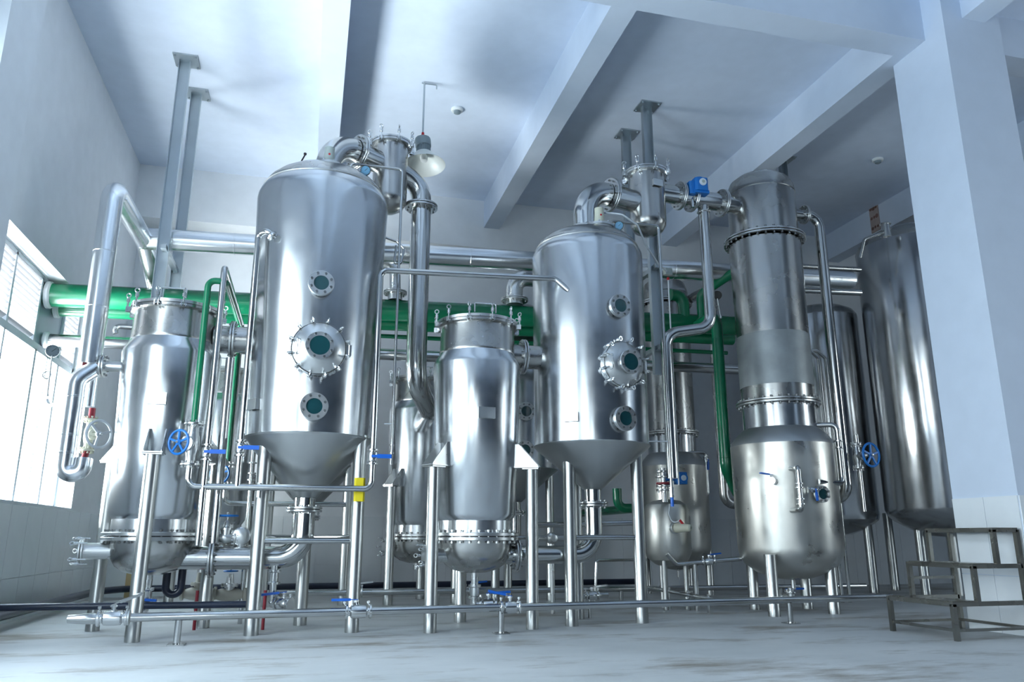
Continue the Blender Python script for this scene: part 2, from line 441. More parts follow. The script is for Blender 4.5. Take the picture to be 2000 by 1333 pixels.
# brown patches on the far beam
def patch(px0, py0, px1, py1, X, label):
    a = atx(px0, py0, X); b = atx(px1, py1, X); m = MB()
    m.box((X - .012, (a.y + b.y) / 2, (a.z + b.z) / 2), (.022, abs(a.y - b.y), abs(a.z - b.z)))
    t = tag(m.build('wall_plaque', plain('plaque_ground', (.45, .36, .33), .8, var=.2)), label, 'plaque')
    rnd = random.Random(4)
    y0, y1, z0, z1 = min(a.y, b.y), max(a.y, b.y), min(a.z, b.z), max(a.z, b.z); mm = MB()
    for k in range(9):
        cy = y0 + (y1 - y0) * (.2 + .3 * (k % 3)); cz = z0 + (z1 - z0) * (.15 + .35 * (k // 3) + rnd.random() * .04)
        mm.lathe([(.03 + .03 * rnd.random(), 0), (.02, .006)], (X - .022, cy, cz), (-1, 0, 0), 8)
    mm.build('mottled_blotches', RUST, t, kind='stuff')
patch(1698, 405, 1721, 448, 11.25, 'brown mottled plaque on the beam above the large storage tank')

# ================================================================== plant builders
def bolts(m, c, axis, R, n, rb=.008, L=.05, seg=6, phase=.5):
    a, u, w = frame_of(axis); c = Vector(c)
    for k in range(n):
        t = 2 * pi * (k + phase) / n; p = c + (u * cos(t) + w * sin(t)) * R
        m.cyl(p - a * L / 2, p + a * L / 2, rb * .55, seg)
        m.cyl(p - a * L / 2, p - a * (L / 2 - rb * 1.1), rb, seg); m.cyl(p + a * (L / 2 - rb * 1.1), p + a * L / 2, rb, seg)
def flange(c, axis, R, rin, parent, th=.022, gap=.006, nb=8, rb=.010, name='flange', mat=None):
    """two plates with a gasket gap and a ring of bolts"""
    a = Vector(axis).normalized(); c = Vector(c); m = MB()
    m.disc(c - a * (th / 2 + gap / 2), a, R, th, 32, rin); m.disc(c + a * (th / 2 + gap / 2), a, R, th, 32, rin)
    f = m.build(name, mat or FIT, parent)
    MB().lathe([(rin, -gap / 2), (R * .86, -gap / 2), (R * .86, gap / 2), (rin, gap / 2)], c, a, 28, cap=False).build('gasket', BLACK, f)
    b = MB(); bolts(b, c, a, (R + max(rin, R * .62)) / 2, nb, rb, th * 2 + gap + rb * 3.2)
    b.build('flange_bolts', DARKB, f, kind='stuff')
    return f
def bigflange(c, R, rin, parent, th=.035, nb=28, name='body_flange'):
    return flange(c, (0, 0, 1), R, rin, parent, th, .010, nb, .018, name)
def clamp(parent, c, R, ang, z, s=1.0, out=Vector((0, 0, 1)), name='lid_clamp'):
    """swing bolt with an eye nut on a lug, around a vertical lid"""
    d = Vector((cos(ang), sin(ang), 0)); t = Vector((-sin(ang), cos(ang), 0)); p = Vector((c[0], c[1], z)) + d * (R + .020 * s)
    m = MB(); up = Vector((0, 0, 1))
    M3 = Matrix((d, t, up)).transposed()
    m.box(p + up * (-.055 * s) + t * .018 * s - d * .01, (.05 * s, .008 * s, .05 * s), M3)
    m.box(p + up * (-.055 * s) - t * .018 * s - d * .01, (.05 * s, .008 * s, .05 * s), M3)
    m.cyl(p + up * (-.055 * s) - t * .03 * s, p + up * (-.055 * s) + t * .03 * s, .007 * s, 8)
    m.cyl(p + up * (-.06 * s), p + up * (.07 * s), .009 * s, 8)
    m.cyl(p + up * (.020 * s), p + up * (.055 * s), .018 * s, 8)
    m.torus(p + up * (.088 * s), t.lerp(d, .35), .021 * s, .006 * s, 14, 6)
    return m.build(name, CHROME, parent)
def leg(parent, x, y, z1, r=.075, foot=True, mat=LEGM, name='leg'):
    m = MB().lathe([(r * 1.02, .0), (r * 1.02, .10), (r, .105), (r, z1)], (x, y, 0), seg=20)
    return m.build(name, mat, parent)
def bracket(parent, cx, cy, ang, R, RL, z, s=1.0):
    """seat bracket between vessel wall and leg: two gussets on a base plate"""
    d = Vector((cos(ang), sin(ang), 0)); t = Vector((-sin(ang), cos(ang), 0)); c = Vector((cx, cy, z)); m = MB()
    m.box(c + d * ((R + RL + .10) / 2 - .01), (RL + .10 - R + .02, .20, .014), Matrix((d, t, Vector((0, 0, 1)))).transposed())
    m.box(c + d * RL + Vector((0, 0, -.018)), (.19, .19, .012), Matrix((d, t, Vector((0, 0, 1)))).transposed())
    for q in (-.085, .085):
        o = c + t * (q - .004)
        m.prism([o + d * (R - .02), o + d * (RL + .09), o + d * (RL + .09) + Vector((0, 0, .02)), o + d * (R + .05) + Vector((0, 0, .27)), o + d * (R - .02) + Vector((0, 0, .27))], t * .009)
    return m.build('support_bracket', FIT, parent)
def plate(parent, p, n, w=.20, h=.13, name='name_plate'):
    t = Vector((-n.y, n.x, 0)); M3 = Matrix((t, n, Vector((0, 0, 1)))).transposed()
    m = MB().box(p + n * .034, (w, .006, h), M3)
    for q in (-1, 1): m.box(p + n * .012 + t * q * w * .46, (.006, .045, h), M3)
    o = m.build(name, PLATE, parent)
    return o
def sight(parent, p, n, R, L=.10, rg=.58, nb=8, mat=SIGHT):
    a = Vector(n); base = p - a * .06; m = MB()
    m.cyl(base, p + a * L * .8, R * .74, 28)
    f0 = p + a * L
    m.disc(f0 - a * .018, a, R, .020, 32); m.disc(f0 + a * .010, a, R, .020, 32, R * rg)
    f = m.build('sight_glass', FIT, parent)
    b = MB(); bolts(b, f0 + a * .0, a, R * .80, nb, .016, .070); b.build('flange_bolts', DARKB, f, kind='stuff')
    MB().disc(f0 - a * .004, a, R * .97, .008, 32, R * rg).build('gasket', BLACK, f)
    MB().disc(f0 + a * .004, a, R * rg * 1.02, .010, 28).build('glass_pane', mat, f)
    return f
def manhole(parent, p, n, R, axis_up=Vector((0, 0, 1)), L=.09, Rg=.36, nclamp=12, bolted=False):
    a = Vector(n); base = p - a * .12; f0 = p + a * L; t = axis_up.cross(a).normalized(); u = axis_up
    m = MB(); m.cyl(base, f0, R * .93, 40); m.disc(f0, a, R, .026, 40)
    man = m.build('manhole', FIT, parent)
    d = MB(); d.lathe([(R * .97, .016), (R * .95, .034), (R * .90, .045), (R * .75, .085), (R * .5, .115), (R * .42, .118)], f0, a, 40, cap=False)
    MB().disc(f0 + a * .014, a, R * .985, .006, 40).build('gasket', BLACK, man)
    d.cyl(f0 + a * .09, f0 + a * .165, R * Rg * 1.25, 32)
    d.disc(f0 + a * .165, a, R * .52, .020, 32, R * Rg)
    b = MB(); bolts(b, f0 + a * .165, a, R * .45, 8, .014, .056); b.build('flange_bolts', DARKB, man, kind='stuff')
    d.build('manhole_cover', FIT, man)
    MB().disc(f0 + a * .166, a, R * Rg * 1.03, .010, 28).build('glass_pane', SIGHT, man)
    for k in range(nclamp):
        q = 2 * pi * (k + .5) / nclamp; r_ = t * cos(q) + u * sin(q); tt = a.cross(r_)
        b = f0 + r_ * (R + .018); c = MB()
        c.cyl(b - a * .05, b + a * .075, .010, 8); c.cyl(b + a * .02, b + a * .065, .022, 8)
        c.torus(b + a * .098, tt, .026, .008, 12, 6)
        c.bar(b - a * .03 - r_ * .03, b - a * .03 + r_ * .015, .035, .018, a)
        c.build('swing_bolt', CHROME, man)
    h = MB(); q0 = f0 + a * .07 - t * R * .78
    h.tube([q0 + u * .09 - a * .03, q0 + u * .09 + a * .05, q0 - u * .09 + a * .05, q0 - u * .09 - a * .03], .007, .02, 8, 4); h.build('cover_handle', CHROME, man)
    hg = MB(); q1 = f0 + t * (R + .03)
    hg.box(q1, (.05, .05, .12), Matrix((t, a, u)).transposed()); hg.cyl(q1 - u * .08 + a * .03, q1 + u * .08 + a * .03, .009, 8); hg.build('hinge', CHROME, man)
    return man
def lever(m, p, axis, d, L, grip=None):
    pass
def ball_valve(parent, p, axis, side, hdir, r=.04, L=.20, name='ball_valve', hmat=BLUE, clampw=True):
    """inline ball valve: body, tri-clamp ends, stem and lever. side: direction of the stem, hdir: direction of the lever"""
    a = Vector(axis).normalized(); sd = Vector(side).normalized(); hd = Vector(hdir).normalized(); p = Vector(p); m = MB()
    m.lathe([(r * 1.0, -L * .5), (r * 1.0, -L * .34), (r * 1.45, -L * .28), (r * 1.55, -L * .12), (r * 1.55, L * .12), (r * 1.45, L * .28), (r, L * .34), (r, L * .5)], p, a, 20)
    for q in (-.46, .46):
        m.disc(p + a * L * q, a, r * 1.65, r * .55, 20)
        m.cyl(p + a * L * q + sd * r * 1.5, p + a * L * q + sd * r * 2.35, r * .22, 8); m.cyl(p + a * L * q + sd * r * 1.9, p + a * L * q + sd * r * 2.4, r * .4, 6)
    m.cyl(p, p + sd * r * 2.7, r * .45, 10); m.cyl(p + sd * r * 2.2, p + sd * r * 2.6, r * .7, 6)
    v = m.build(name, CHROME, parent)
    h0 = p + sd * r * 2.75; h1 = h0 + hd * r * 5.6
    hm = MB(); hm.bar(h0 - hd * r * .5, h0 + hd * r * 1.4, r * .8, r * .16, sd)
    hm.bar(h0 + hd * r * 1.2, h1, r * 1.25, r * .55, sd)
    hm.build('valve_handle', hmat, v)
    return v
def handwheel(parent, c, axis, R, mat=BLUEP, spokes=5, name='handwheel', phase=.3):
    a, u, w = frame_of(axis); c = Vector(c); m = MB(); m.torus(c, a, R, R * .105, 36, 8)
    m.lathe([(R * .24, -.012), (R * .24, .012)], c, a, 16)
    for k in range(spokes):
        t = 2 * pi * k / spokes + phase; d = u * cos(t) + w * sin(t)
        m.bar(c + d * R * .15, c + d * R * .97, R * .17, R * .12, a)
    o = m.build(name, mat, parent)
    MB().lathe([(R * .12, .01), (R * .12, .03), (R * .06, .04)], c, a, 10).build('hub_nut', CHROME, o)
    return o
def gate_valve(label, p, axis, stem, r=.06, Rw=.125, Lst=.18, L=.26, body=FIT, wheel=BLUEP, group=None, spokes=5):
    a = Vector(axis).normalized(); s = Vector(stem).normalized(); p = Vector(p)
    t = thing('gate_valve', label, 'valve', p, group); m = MB()
    m.lathe([(r, -L / 2), (r, -L * .3), (r * 1.35, -L * .12), (r * 1.35, L * .12), (r, L * .3), (r, L / 2)], p, a, 20)
    m.lathe([(r * 1.2, 0), (r * 1.2, Lst * .35), (r * 1.5, Lst * .35), (r * 1.5, Lst * .45), (r * .8, Lst * .5), (r * .55, Lst * .72), (r * .3, Lst * .8)], p, s, 18)
    m.build('valve_body', body, t)
    for q in (-1, 1):
        f = MB().disc(p + a * q * L / 2, a, r * 1.85, .022, 26); bolts(f, p + a * q * (L / 2 + .0), a, r * 1.5, 8, .011, .07)
        f.build('flange', body, t)
    MB().cyl(p + s * Lst * .6, p + s * (Lst * 1.05), .010, 8).build('stem', CHROME, t)
    handwheel(t, p + s * Lst, s, Rw, wheel, spokes)
    return t
def gauge(label, p, face, r=.055, stem_to=None, dial=DIAL, rim=BLACK, coil=False):
    p = Vector(p); f = Vector(face).normalized(); t = thing('pressure_gauge', label, 'gauge', p); m = MB()
    m.lathe([(r * .9, -.035), (r, -.03), (r, .012), (r * .93, .014), (r * .93, .006)], p, f, 28)
    m.build('gauge_case', rim, t)
    MB().disc(p + f * .006, f, r * .9, .006, 28).build('dial', dial, t)
    a, u, w = frame_of(f); n = MB()
    n.bar(p + f * .011 - (u * .5 + w * .4) * r * .3, p + f * .011 + (u * .6 + w * .6) * r * .7, r * .07, .002, f)
    for k in range(10):
        q = 2 * pi * (k + .5) / 11 - 2.2; d = u * cos(q) + w * sin(q); n.bar(p + f * .011 + d * r * .68, p + f * .011 + d * r * .82, r * .05, .002, f)
    n.build('needle_and_scale', BLACK, t)
    if stem_to is not None:
        m2 = MB(); s = Vector(stem_to); m2.tube([p - Vector((0, 0, r * .8)), s], .009, .02, 8)
        if coil:
            mid = (p + s) / 2; m2.torus(mid + Vector((-.03, 0, -.02)), (0, 1, 0), .04, .008, 20, 6)
        m2.lathe([(.017, 0), (.017, .03)], s, (0, 0, 1), 6); m2.build('siphon_stem', FIT, t)
    return t
def pipe(name, label, pts, r, bend=None, mat=PIPE, cat='pipe', seg=16, group=None, part=None):
    pts = [Vector(p) for p in pts]; lo = min(pts, key=lambda q: q.z)
    t = thing(name, label, cat, lo, group)
    MB().tube(pts, r, bend, seg).build(part or 'tube', mat, t)
    return t
def collar(parent, p, axis, r, mat=FIT, th=.02, name='clamp_ring'):
    m = MB().disc(p, axis, r, th, 20); a, u, w = frame_of(axis)
    m.cyl(Vector(p) + u * r, Vector(p) + u * (r + .03), .007, 6); return m.build(name, mat, parent)

FRONT = (0, -1, 0)
# ------------------------------------------------------------------ preheater (shell and tube vessel on three legs)
def preheater(cx, cy, label, legs, group, detail=True, nclamps=12, platepix=None, lid_phase=0):
    t = thing('preheater_vessel', label, 'vessel', (cx, cy, 0), group)
    MB().lathe([(.0, .60), (.14, .608), (.26, .64), (.35, .70), (.405, .79), (.425, .88), (.43, .965)], (cx, cy, 0), seg=48).build('bottom_dish', TANKD, t)
    bigflange((cx, cy, 1.01), .515, .43, t, .040)
    MB().lathe([(.43, 1.05), (.43, 1.15), (.43, 1.19), (.475, 1.26), (.535, 3.03), (.525, 3.08), (.47, 3.17), (.465, 3.19)], (cx, cy, 0), seg=64, cap=False).build('shell', TANK, t)
    MB().lathe([(.465, 3.18), (.47, 3.20), (.465, 3.22), (.455, 3.52), (.50, 3.53), (.50, 3.56)], (cx, cy, 0), seg=64, cap=False).build('neck', TANKD, t)
    lid = MB().lathe([(.505, 3.565), (.505, 3.60), (.49, 3.605), (.40, 3.63), (.2, 3.66), (0, 3.67)], (cx, cy, 0), seg=64).build('lid', FIT, t)
    for k in range(nclamps): clamp(t, (cx, cy), .51, 2 * pi * (k + lid_phase) / nclamps, 3.60, 1.15)
    a0 = -pi / 2 - pi / nclamps
    # lid handle
    p0 = Vector((cx - .12, cy - .40, 3.64)); p1 = p0 + Vector((.26, 0, 0)); up = Vector((0, 0, .11))
    MB().tube([p0, p0 + up, p1 + up, p1], .009, .02, 8, 4).build('lid_handle', CHROME, t)
    for (lx, ly, lz) in legs:
        ang = atan2(ly - cy, lx - cx); RL = hypot(lx - cx, ly - cy)
        leg(t, lx, ly, lz - .02, .072); bracket(t, cx, cy, ang, .49, RL, lz)
    if platepix:
        p, n = oncyl(*platepix, cx, cy, .51); plate(t, p, n)
    m = MB().cyl((cx, cy, .62), (cx, cy, .50), .045, 16); m.build('drain_nozzle', FIT, t)
    return t
# ------------------------------------------------------------------ separator (tall cylinder with a cone)
def separator(cx, cy, prof, cone, label, legs, group, lr=.075):
    t = thing('separator_vessel', label, 'vessel', (cx, cy, 0), group)
    MB().lathe(prof['body'], (cx, cy, 0), seg=80, cap=False).build('shell', TANK, t)
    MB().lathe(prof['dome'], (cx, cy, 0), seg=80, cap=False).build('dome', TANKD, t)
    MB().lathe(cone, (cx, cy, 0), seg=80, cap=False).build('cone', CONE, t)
    z0 = cone[0][1]; rc = cone[0][0]
    MB().torus((cx, cy, prof['dome'][0][1] + .005), (0, 0, 1), prof['dome'][0][0] + .002, .011, 80, 6).build('weld_seam', WELD, t)
    MB().torus((cx, cy, 2.11), (0, 0, 1), prof['body'][0][0] + .004, .009, 80, 6).build('weld_seam', WELD, t)
    zf = prof['zf']
    MB().cyl((cx, cy, z0 + .02), (cx, cy, zf), prof['ro'], 24).build('outlet_nozzle', PIPE, t)
    flange((cx, cy, zf), (0, 0, 1), prof['ro'] + .085, prof['ro'], t, .024, .008, 10, .013)
    for (lx, ly) in legs:
        d = hypot(lx - cx, ly - cy)
        zc = 2.10 - (2.10 - z0) * (.70 - min(d, .70)) / (.70 - rc)
        leg(t, lx, ly, zc + .10, lr)
    return t
PB = dict(body=[(.712, 2.10), (.722, 2.5), (.742, 3.34), (.772, 4.2), (.795, 4.9), (.80, 5.04), (.792, 5.10), (.77, 5.16), (.735, 5.215)],
          dome=[(.735, 5.21), (.733, 5.235), (.70, 5.29), (.62, 5.37), (.50, 5.45), (.34, 5.52), (.15, 5.55), (0, 5.56)], zf=1.31, ro=.115)
CB = [(.13, 1.44), (.15, 1.47), (.716, 2.085), (.722, 2.10), (.712, 2.115)]
LB = [(-.50, 9.08), (.54, 9.10), (-.01, 9.97)]
B = separator(-.04, 9.39, PB, CB, 'tall steel separator tank with three round sight windows and cone, nearest left', LB, 'separators of the front row')
BX, BYc = -.04, 9.39
PD = dict(body=[(.722, 2.11), (.728, 3.4), (.735, 4.6), (.728, 4.66), (.70, 4.72), (.675, 4.755)],
          dome=[(.675, 4.75), (.672, 4.775), (.64, 4.83), (.55, 4.91), (.40, 4.98), (.2, 5.02), (0, 5.03)], zf=1.40, ro=.10)
CD = [(.115, 1.58), (.135, 1.60), (.722, 2.095), (.728, 2.11), (.722, 2.12)]
DX, DY = 3.43, 9.29
LD = [(3.06, 9.13 - .10), (3.99, 9.23 - .10), (3.43, 9.86)]
LD = [(3.06, 9.10), (3.99, 9.20), (3.40, 9.85)]
D = separator(DX, DY, PD, CD, 'steel separator tank with side facing manhole and cone, right of the centre preheater', LD, 'separators of the front row')
AX, AY = -1.63, 9.49
A = preheater(AX, AY, 'bright steel preheater vessel with clamped lid at the far left by the window',
              [(-1.60, 8.81, 1.86), (-2.22, 9.93, 1.86), (-1.08, 9.95, 1.86)], 'preheaters of the front row', platepix=(307, 779), lid_phase=.5)
CX, CY = 1.92, 9.20
C = preheater(CX, CY, 'bright steel preheater vessel with clamped lid between the two front separators',
              [(1.36, 8.86, 1.80), (2.53, 8.91, 1.80), (1.88, 9.86, 1.80)], 'preheaters of the front row', platepix=(950, 807), lid_phase=.25)
OY = 3.62
A2 = preheater(-1.42, 13.1, 'rear preheater vessel seen between the left preheater and left separator',
               [(-1.42, 12.4, 1.8), (-2.0, 13.5, 1.8), (-.85, 13.5, 1.8)], 'preheaters of the rear row', lid_phase=.25)
C2 = preheater(1.74, 12.95, 'rear preheater vessel partly hidden behind the centre preheater',
               [(1.26, 12.5, 1.8), (2.32, 12.6, 1.8), (1.91, 13.62, 1.8)], 'preheaters of the rear row', lid_phase=.25)
B2 = separator(0.0, 12.98, PB, CB, 'rear separator tank hidden behind the tallest front separator, its cone showing', [(-.58, 12.65), (.59, 12.67), (.0, 13.55)], 'separators of the rear row', .07)
D2 = separator(3.38, 12.95, PD, CD, 'rear separator tank with dark sight windows between centre preheater and right separator', [(3.0, 12.75), (3.95, 12.8), (3.4, 13.5)], 'separators of the rear row', .07)

# sight windows
for (px, py, R) in ((627, 557, .145), (613, 796, .15)):
    p, n = oncyl(px, py, BX, BYc, .755); n2 = (n * 1.0 + Vector((0, -.0, 0))).normalized(); sight(B, p - n * .05, n2, R, .12)
p, n = oncyl(622, 683, BX, BYc, .75); manhole(B, p - n * .05, n, .30)
p, n = oncyl(497, 791, BX, BYc, .73); plate(B, p, n, .17, .12)
for (px, py, R) in ((1206, 600, .145), (1216, 819, .15)):
    p, n = oncyl(px, py, DX, DY, .735); sight(D, p - n * .06, n, R, .12)
p, n = oncyl(1214, 713, DX, DY, .73); manhole(D, p - n * .06, n, .285)
p, n = oncyl(1116, 815, DX, DY, .73); plate(D, p, n, .19, .11)
for (px, py) in ((1026, 805), (1024, 880)):
    p, n = oncyl(px, py, 3.38, 12.95, .73); sight(D2, p - n * .06, n, .15, .12)
if True:
    p, n = oncyl(640, 690, 0.0, 12.98, .75); manhole(B2, p - n * .05, n, .30)
# cross braces between the legs
def brace(parent, p0, p1, r=.03): return MB().cyl(p0, p1, r, 14).build('leg_brace', PIPE, parent)
zbr = 1.0
brace(B, (-.50, 9.08, zat(-.5, 9.08, 1057)), (.54, 9.10, zat(.54, 9.10, 1057)), .034)
brace(B, (-.50, 9.08, 1.0), (-.01, 9.97, 1.0)); brace(B, (.54, 9.10, 1.0), (-.01, 9.97, 1.0))
brace(D, (3.06, 9.10, 1.0), (3.99, 9.20, 1.0), .032); brace(D, (3.06, 9.10, 1.0), (3.40, 9.85, 1.0)); brace(D, (3.99, 9.20, 1.0), (3.40, 9.85, 1.0))
brace(B2, (-.58, 12.65, 1.0), (.59, 12.67, 1.0)); brace(D2, (3.0, 12.75, 1.0), (3.95, 12.8, 1.0))

# big suction pipes from preheater dish to separator bottom
def transfer(x0, x1, y, z, ztop, r, label, xf, y1=None, group=None):
    y1 = y if y1 is None else y1
    t = thing('transfer_pipe', label, 'pipe', (x1, y1, z - r), group)
    MB().tube([(x0, y, z), (x1, y1, z), (x1, y1, ztop)], r, .26, 28, 10).build('tube', PIPE, t)
    flange((xf, y + (y1 - y) * (xf - x0) / (x1 - x0), z), (1, 0, 0), r + .085, r, t, .024, .008, 10, .013)
    return t
T1 = transfer(AX + .30, BX, AY - .02, .78, 1.27, .125, 'wide steel bend from the left preheater up to the left separator cone', xat(415, AY, .78), BYc, 'wide bends under the front row')
T2 = transfer(CX + .30, DX, CY, .80, 1.36, .105, 'wide steel bend from the centre preheater up to the right separator cone', CX + .50, DY, 'wide bends under the front row')
T3 = transfer(-1.42 + .3, 0.0, 13.1, .78, 1.27, .115, 'wide steel bend under the rear left separator', -.6, 12.98, 'wide bends under the rear row')
T4 = transfer(1.74 + .3, 3.38, 12.95, .80, 1.36, .105, 'wide steel bend under the rear right separator', 2.4, 12.95, 'wide bends under the rear row')
# vapour necks between preheater top and separator
def neck(x0, x1, y, z, r, label, xf, group):
    t = thing('vapour_duct', label, 'pipe', ((x0 + x1) / 2, y, z - r), group)
    MB().cyl((x0, y, z), (x1, y, z), r, 28).build('tube', TANKD, t)
    flange((xf, y, z), (1, 0, 0), r + .07, r, t, .024, .008, 10, .012); return t
neck(AX + .44, BX - .68, 9.44, 3.27, .155, 'short duct joining left preheater neck to left separator', xat(455, 9.44, 3.27), 'vapour ducts of the front row')
neck(CX + .44, DX - .66, 9.24, 3.22, .15, 'short duct joining centre preheater neck to right separator', CX + .60, 'vapour ducts of the front row')

# cleaning nozzles with quick opening covers at the left of each dish
def hand_hole(parent, p, axis, r=.07, L=.16, nc=5):
    a, u, w = frame_of(axis); p = Vector(p); m = MB()
    m.cyl(p, p + a * L, r, 20); m.disc(p + a * L, a, r * 1.5, .02, 24); m.disc(p + a * (L + .026), a, r * 1.45, .018, 24)
    h = m.build('cleaning_port', FIT, parent)
    for k in range(nc):
        t = 2 * pi * (k + .5) / nc; d = u * cos(t) + w * sin(t); q = p + a * (L + .01) + d * r * 1.62; b = MB()
        b.cyl(q - a * .06, q + a * .07, .009, 8); b.cyl(q + a * .03, q + a * .06, .018, 6); b.torus(q + a * .085, d, .020, .006, 12, 6)
        b.build('swing_bolt', CHROME, h)
    return h
hand_hole(A, (AX - .35, AY - .1, .86), (-1, -.1, 0), .085, .30)
hand_hole(C, (CX - .35, CY - .10, .80), (-1, -.12, 0), .075, .24)
hand_hole(C2, (1.74 - .35, 12.9, .86), (-1, -.15, 0), .085, .16)
hand_hole(A2, (-1.42 + .1, 12.66, .80), (.1, -1, 0), .085, .10)

# ------------------------------------------------------------------ entrainment traps
def trap(cx, cy, z0, z1, R, label, group, platepix=None, phase=0):
    t = thing('vapour_trap', label, 'vessel', (cx, cy, z0), group)
    MB().lathe([(0, z0), (R * .4, z0 + .02), (R * .8, z0 + .08), (R * .97, z0 + .16), (R, z0 + .24), (R, z1)], (cx, cy, 0), seg=48, cap=False).build('shell', TANKD, t)
    MB().lathe([(R, z1 - .03), (R + .05, z1 - .025), (R + .05, z1 + .005)], (cx, cy, 0), seg=40, cap=False).build('rim', FIT, t)
    MB().lathe([(R + .055, z1 + .01), (R + .055, z1 + .035), (R * .6, z1 + .055), (0, z1 + .06)], (cx, cy, 0), seg=40).build('lid', FIT, t)
    for k in range(8): clamp(t, (cx, cy), R + .055, 2 * pi * (k + phase) / 8, z1 + .04, 1.25)
    if platepix: p, n = oncyl(*platepix, cx, cy, R); plate(t, p, n, .16, .10)
    return t
TBY = 10.25
tbx = at(762, 340, TBY).x
tbz1 = zat(tbx, TBY, 286); tbz0 = zat(tbx, TBY, 418)
TB = trap(tbx, TBY, tbz0, tbz1, .245, 'cylindrical vapour trap with eye bolt lid behind the left separator dome', 'vapour traps', phase=.3)
TDY = 9.75
tdx = at(1264, 390, TDY).x
tdz1 = zat(tdx, TDY, 342); tdz0 = zat(tdx, TDY, 462)
TD = trap(tdx, TDY, tdz0, tdz1, .265, 'cylindrical vapour trap with name plate between right separator and column', 'vapour traps', platepix=(1283, 358), phase=.0)
# elbow from B dome to trap
zt = zat(tbx, TBY, 305)
zB = 5.50
t = thing('vapour_elbow', 'large polished elbow from the left separator dome to its trap', 'pipe', (BX, BYc + .15, zB))
bxp = at(640, 330, BYc + .30).x
pB = Vector((bxp, BYc + .30, 5.45)); zE = zat(bxp + .3, 9.9, 293)
MB().tube([pB, (bxp, BYc + .30, zE), (tbx - .1, TBY - .02, zE)], .165, .42, 32, 14).build('tube', PIPE, t)
flange((bxp, BYc + .30, 5.62), (0, 0, 1), .25, .165, t, .024, .008, 12, .013)
dE = (Vector((tbx, TBY, zE)) - Vector((bxp, BYc + .30, zE))).normalized()
flange(Vector((bxp, BYc + .30, zE)) + dE * .46, dE, .245, .165, t, .024, .008, 12, .013)
# riser from trap down to the rear preheater
zR = zat(tbx, TBY, 335)
t = thing('vapour_riser', 'thick polished downpipe right of the left separator with two bends', 'pipe', (1.2, TBY, 3.0))
xr = at(822, 420, 10.35).x
zlow = zat(xr, 10.35, 748)
Lr = at(838, 800, 10.9)
MB().tube([(tbx + .1, TBY, zR), (xr, 10.35, zR), (xr, 10.35, zlow), Lr, (1.70, 12.6, Lr.z)], .142, .42, 30, 14).build('tube', PIPE, t)
flange((xr, 10.35, zat(xr, 10.35, 405)), (0, 0, 1), .235, .142, t, .026, .008, 12, .014)
# D elbow
dxp = at(1143, 430, DY + .15).x
zE2 = zat(dxp + .4, 9.5, 378)
t = thing('vapour_elbow', 'large polished elbow from the right separator dome to the plated trap', 'pipe', (dxp, DY + .15, 5.0))
MB().tube([(dxp, DY + .15, 4.95), (dxp, DY + .15, zE2), (tdx - .1, TDY, zE2 + .02)], .165, .42, 32, 14).build('tube', PIPE, t)
flange((dxp, DY + .15, 5.10), (0, 0, 1), .25, .165, t, .024, .008, 12, .013)
dE = (Vector((tdx, TDY, zE2)) - Vector((dxp, DY + .15, zE2))).normalized()
flange(Vector((dxp, DY + .15, zE2)) + dE * .44, dE, .25, .165, t, .026, .008, 12, .014)

# ------------------------------------------------------------------ columns (condensers): E front, E2 rear
def condenser(cx, cy, label, legs, group, film=True, top=6.32):
    t = thing('condenser_column', label, 'vessel', (cx, cy, 0), group)
    MB().lathe([(0, .42), (.25, .45), (.48, .53), (.63, .64), (.70, .76), (.715, .86), (.725, 2.28)], (cx, cy, 0), seg=72, cap=False).build('lower_vessel', MOTT, t)
    MB().lathe([(.725, 2.28), (.715, 2.32), (.64, 2.42), (.56, 2.50), (.52, 2.53)], (cx, cy, 0), seg=72, cap=False).build('shoulder', WELD, t)
    MB().lathe([(.52, 2.53), (.52, 2.86)], (cx, cy, 0), seg=64, cap=False).build('lower_neck', TANK, t)
    bigflange((cx, cy, 2.90), .60, .52, t, .028, 30)
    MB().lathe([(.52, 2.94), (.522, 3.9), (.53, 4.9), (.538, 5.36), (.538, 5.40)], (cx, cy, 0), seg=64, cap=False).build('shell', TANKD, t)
    if film: MB().lathe([(.526, 3.14), (.5265, 3.30), (.5285, 3.92)], (cx, cy, 0), seg=64, cap=False).build('protective_film', FILM, t)
    bigflange((cx, cy, 5.46), .612, .53, t, .028, 30)
    MB().lathe([(.515, 5.50), (.515, top - .10), (.522, top - .09), (.522, top - .06), (.51, top), (.46, top + .12), (.36, top + .20), (.2, top + .25), (0, top + .265)], (cx, cy, 0), seg=64, cap=False).build('head', TANKD, t)
    for lx, ly in legs: leg(t, lx, ly, .78, .078)
    MB().cyl((cx, cy, .46), (cx, cy, .30), .03, 14).build('drain_nozzle', FIT, t)
    return t
EX, EY = 6.63, 10.0
Ecol = condenser(EX, EY, 'tall condenser column with mottled lower vessel standing left of the white pillar',
                 [(5.98, 9.50), (6.97, 9.62), (6.30, 10.5), (7.1, 10.4)], 'condenser columns')
FX2, FY2 = 6.60, 13.5
Fcol = condenser(FX2, FY2, 'rear condenser column behind the small receiver tank', [(6.05, 13.05), (7.14, 13.15), (6.1, 14.0), (7.1, 14.0)], 'condenser columns', film=False, top=5.75)
Fcol.scale = (.86, .86, 1.0)

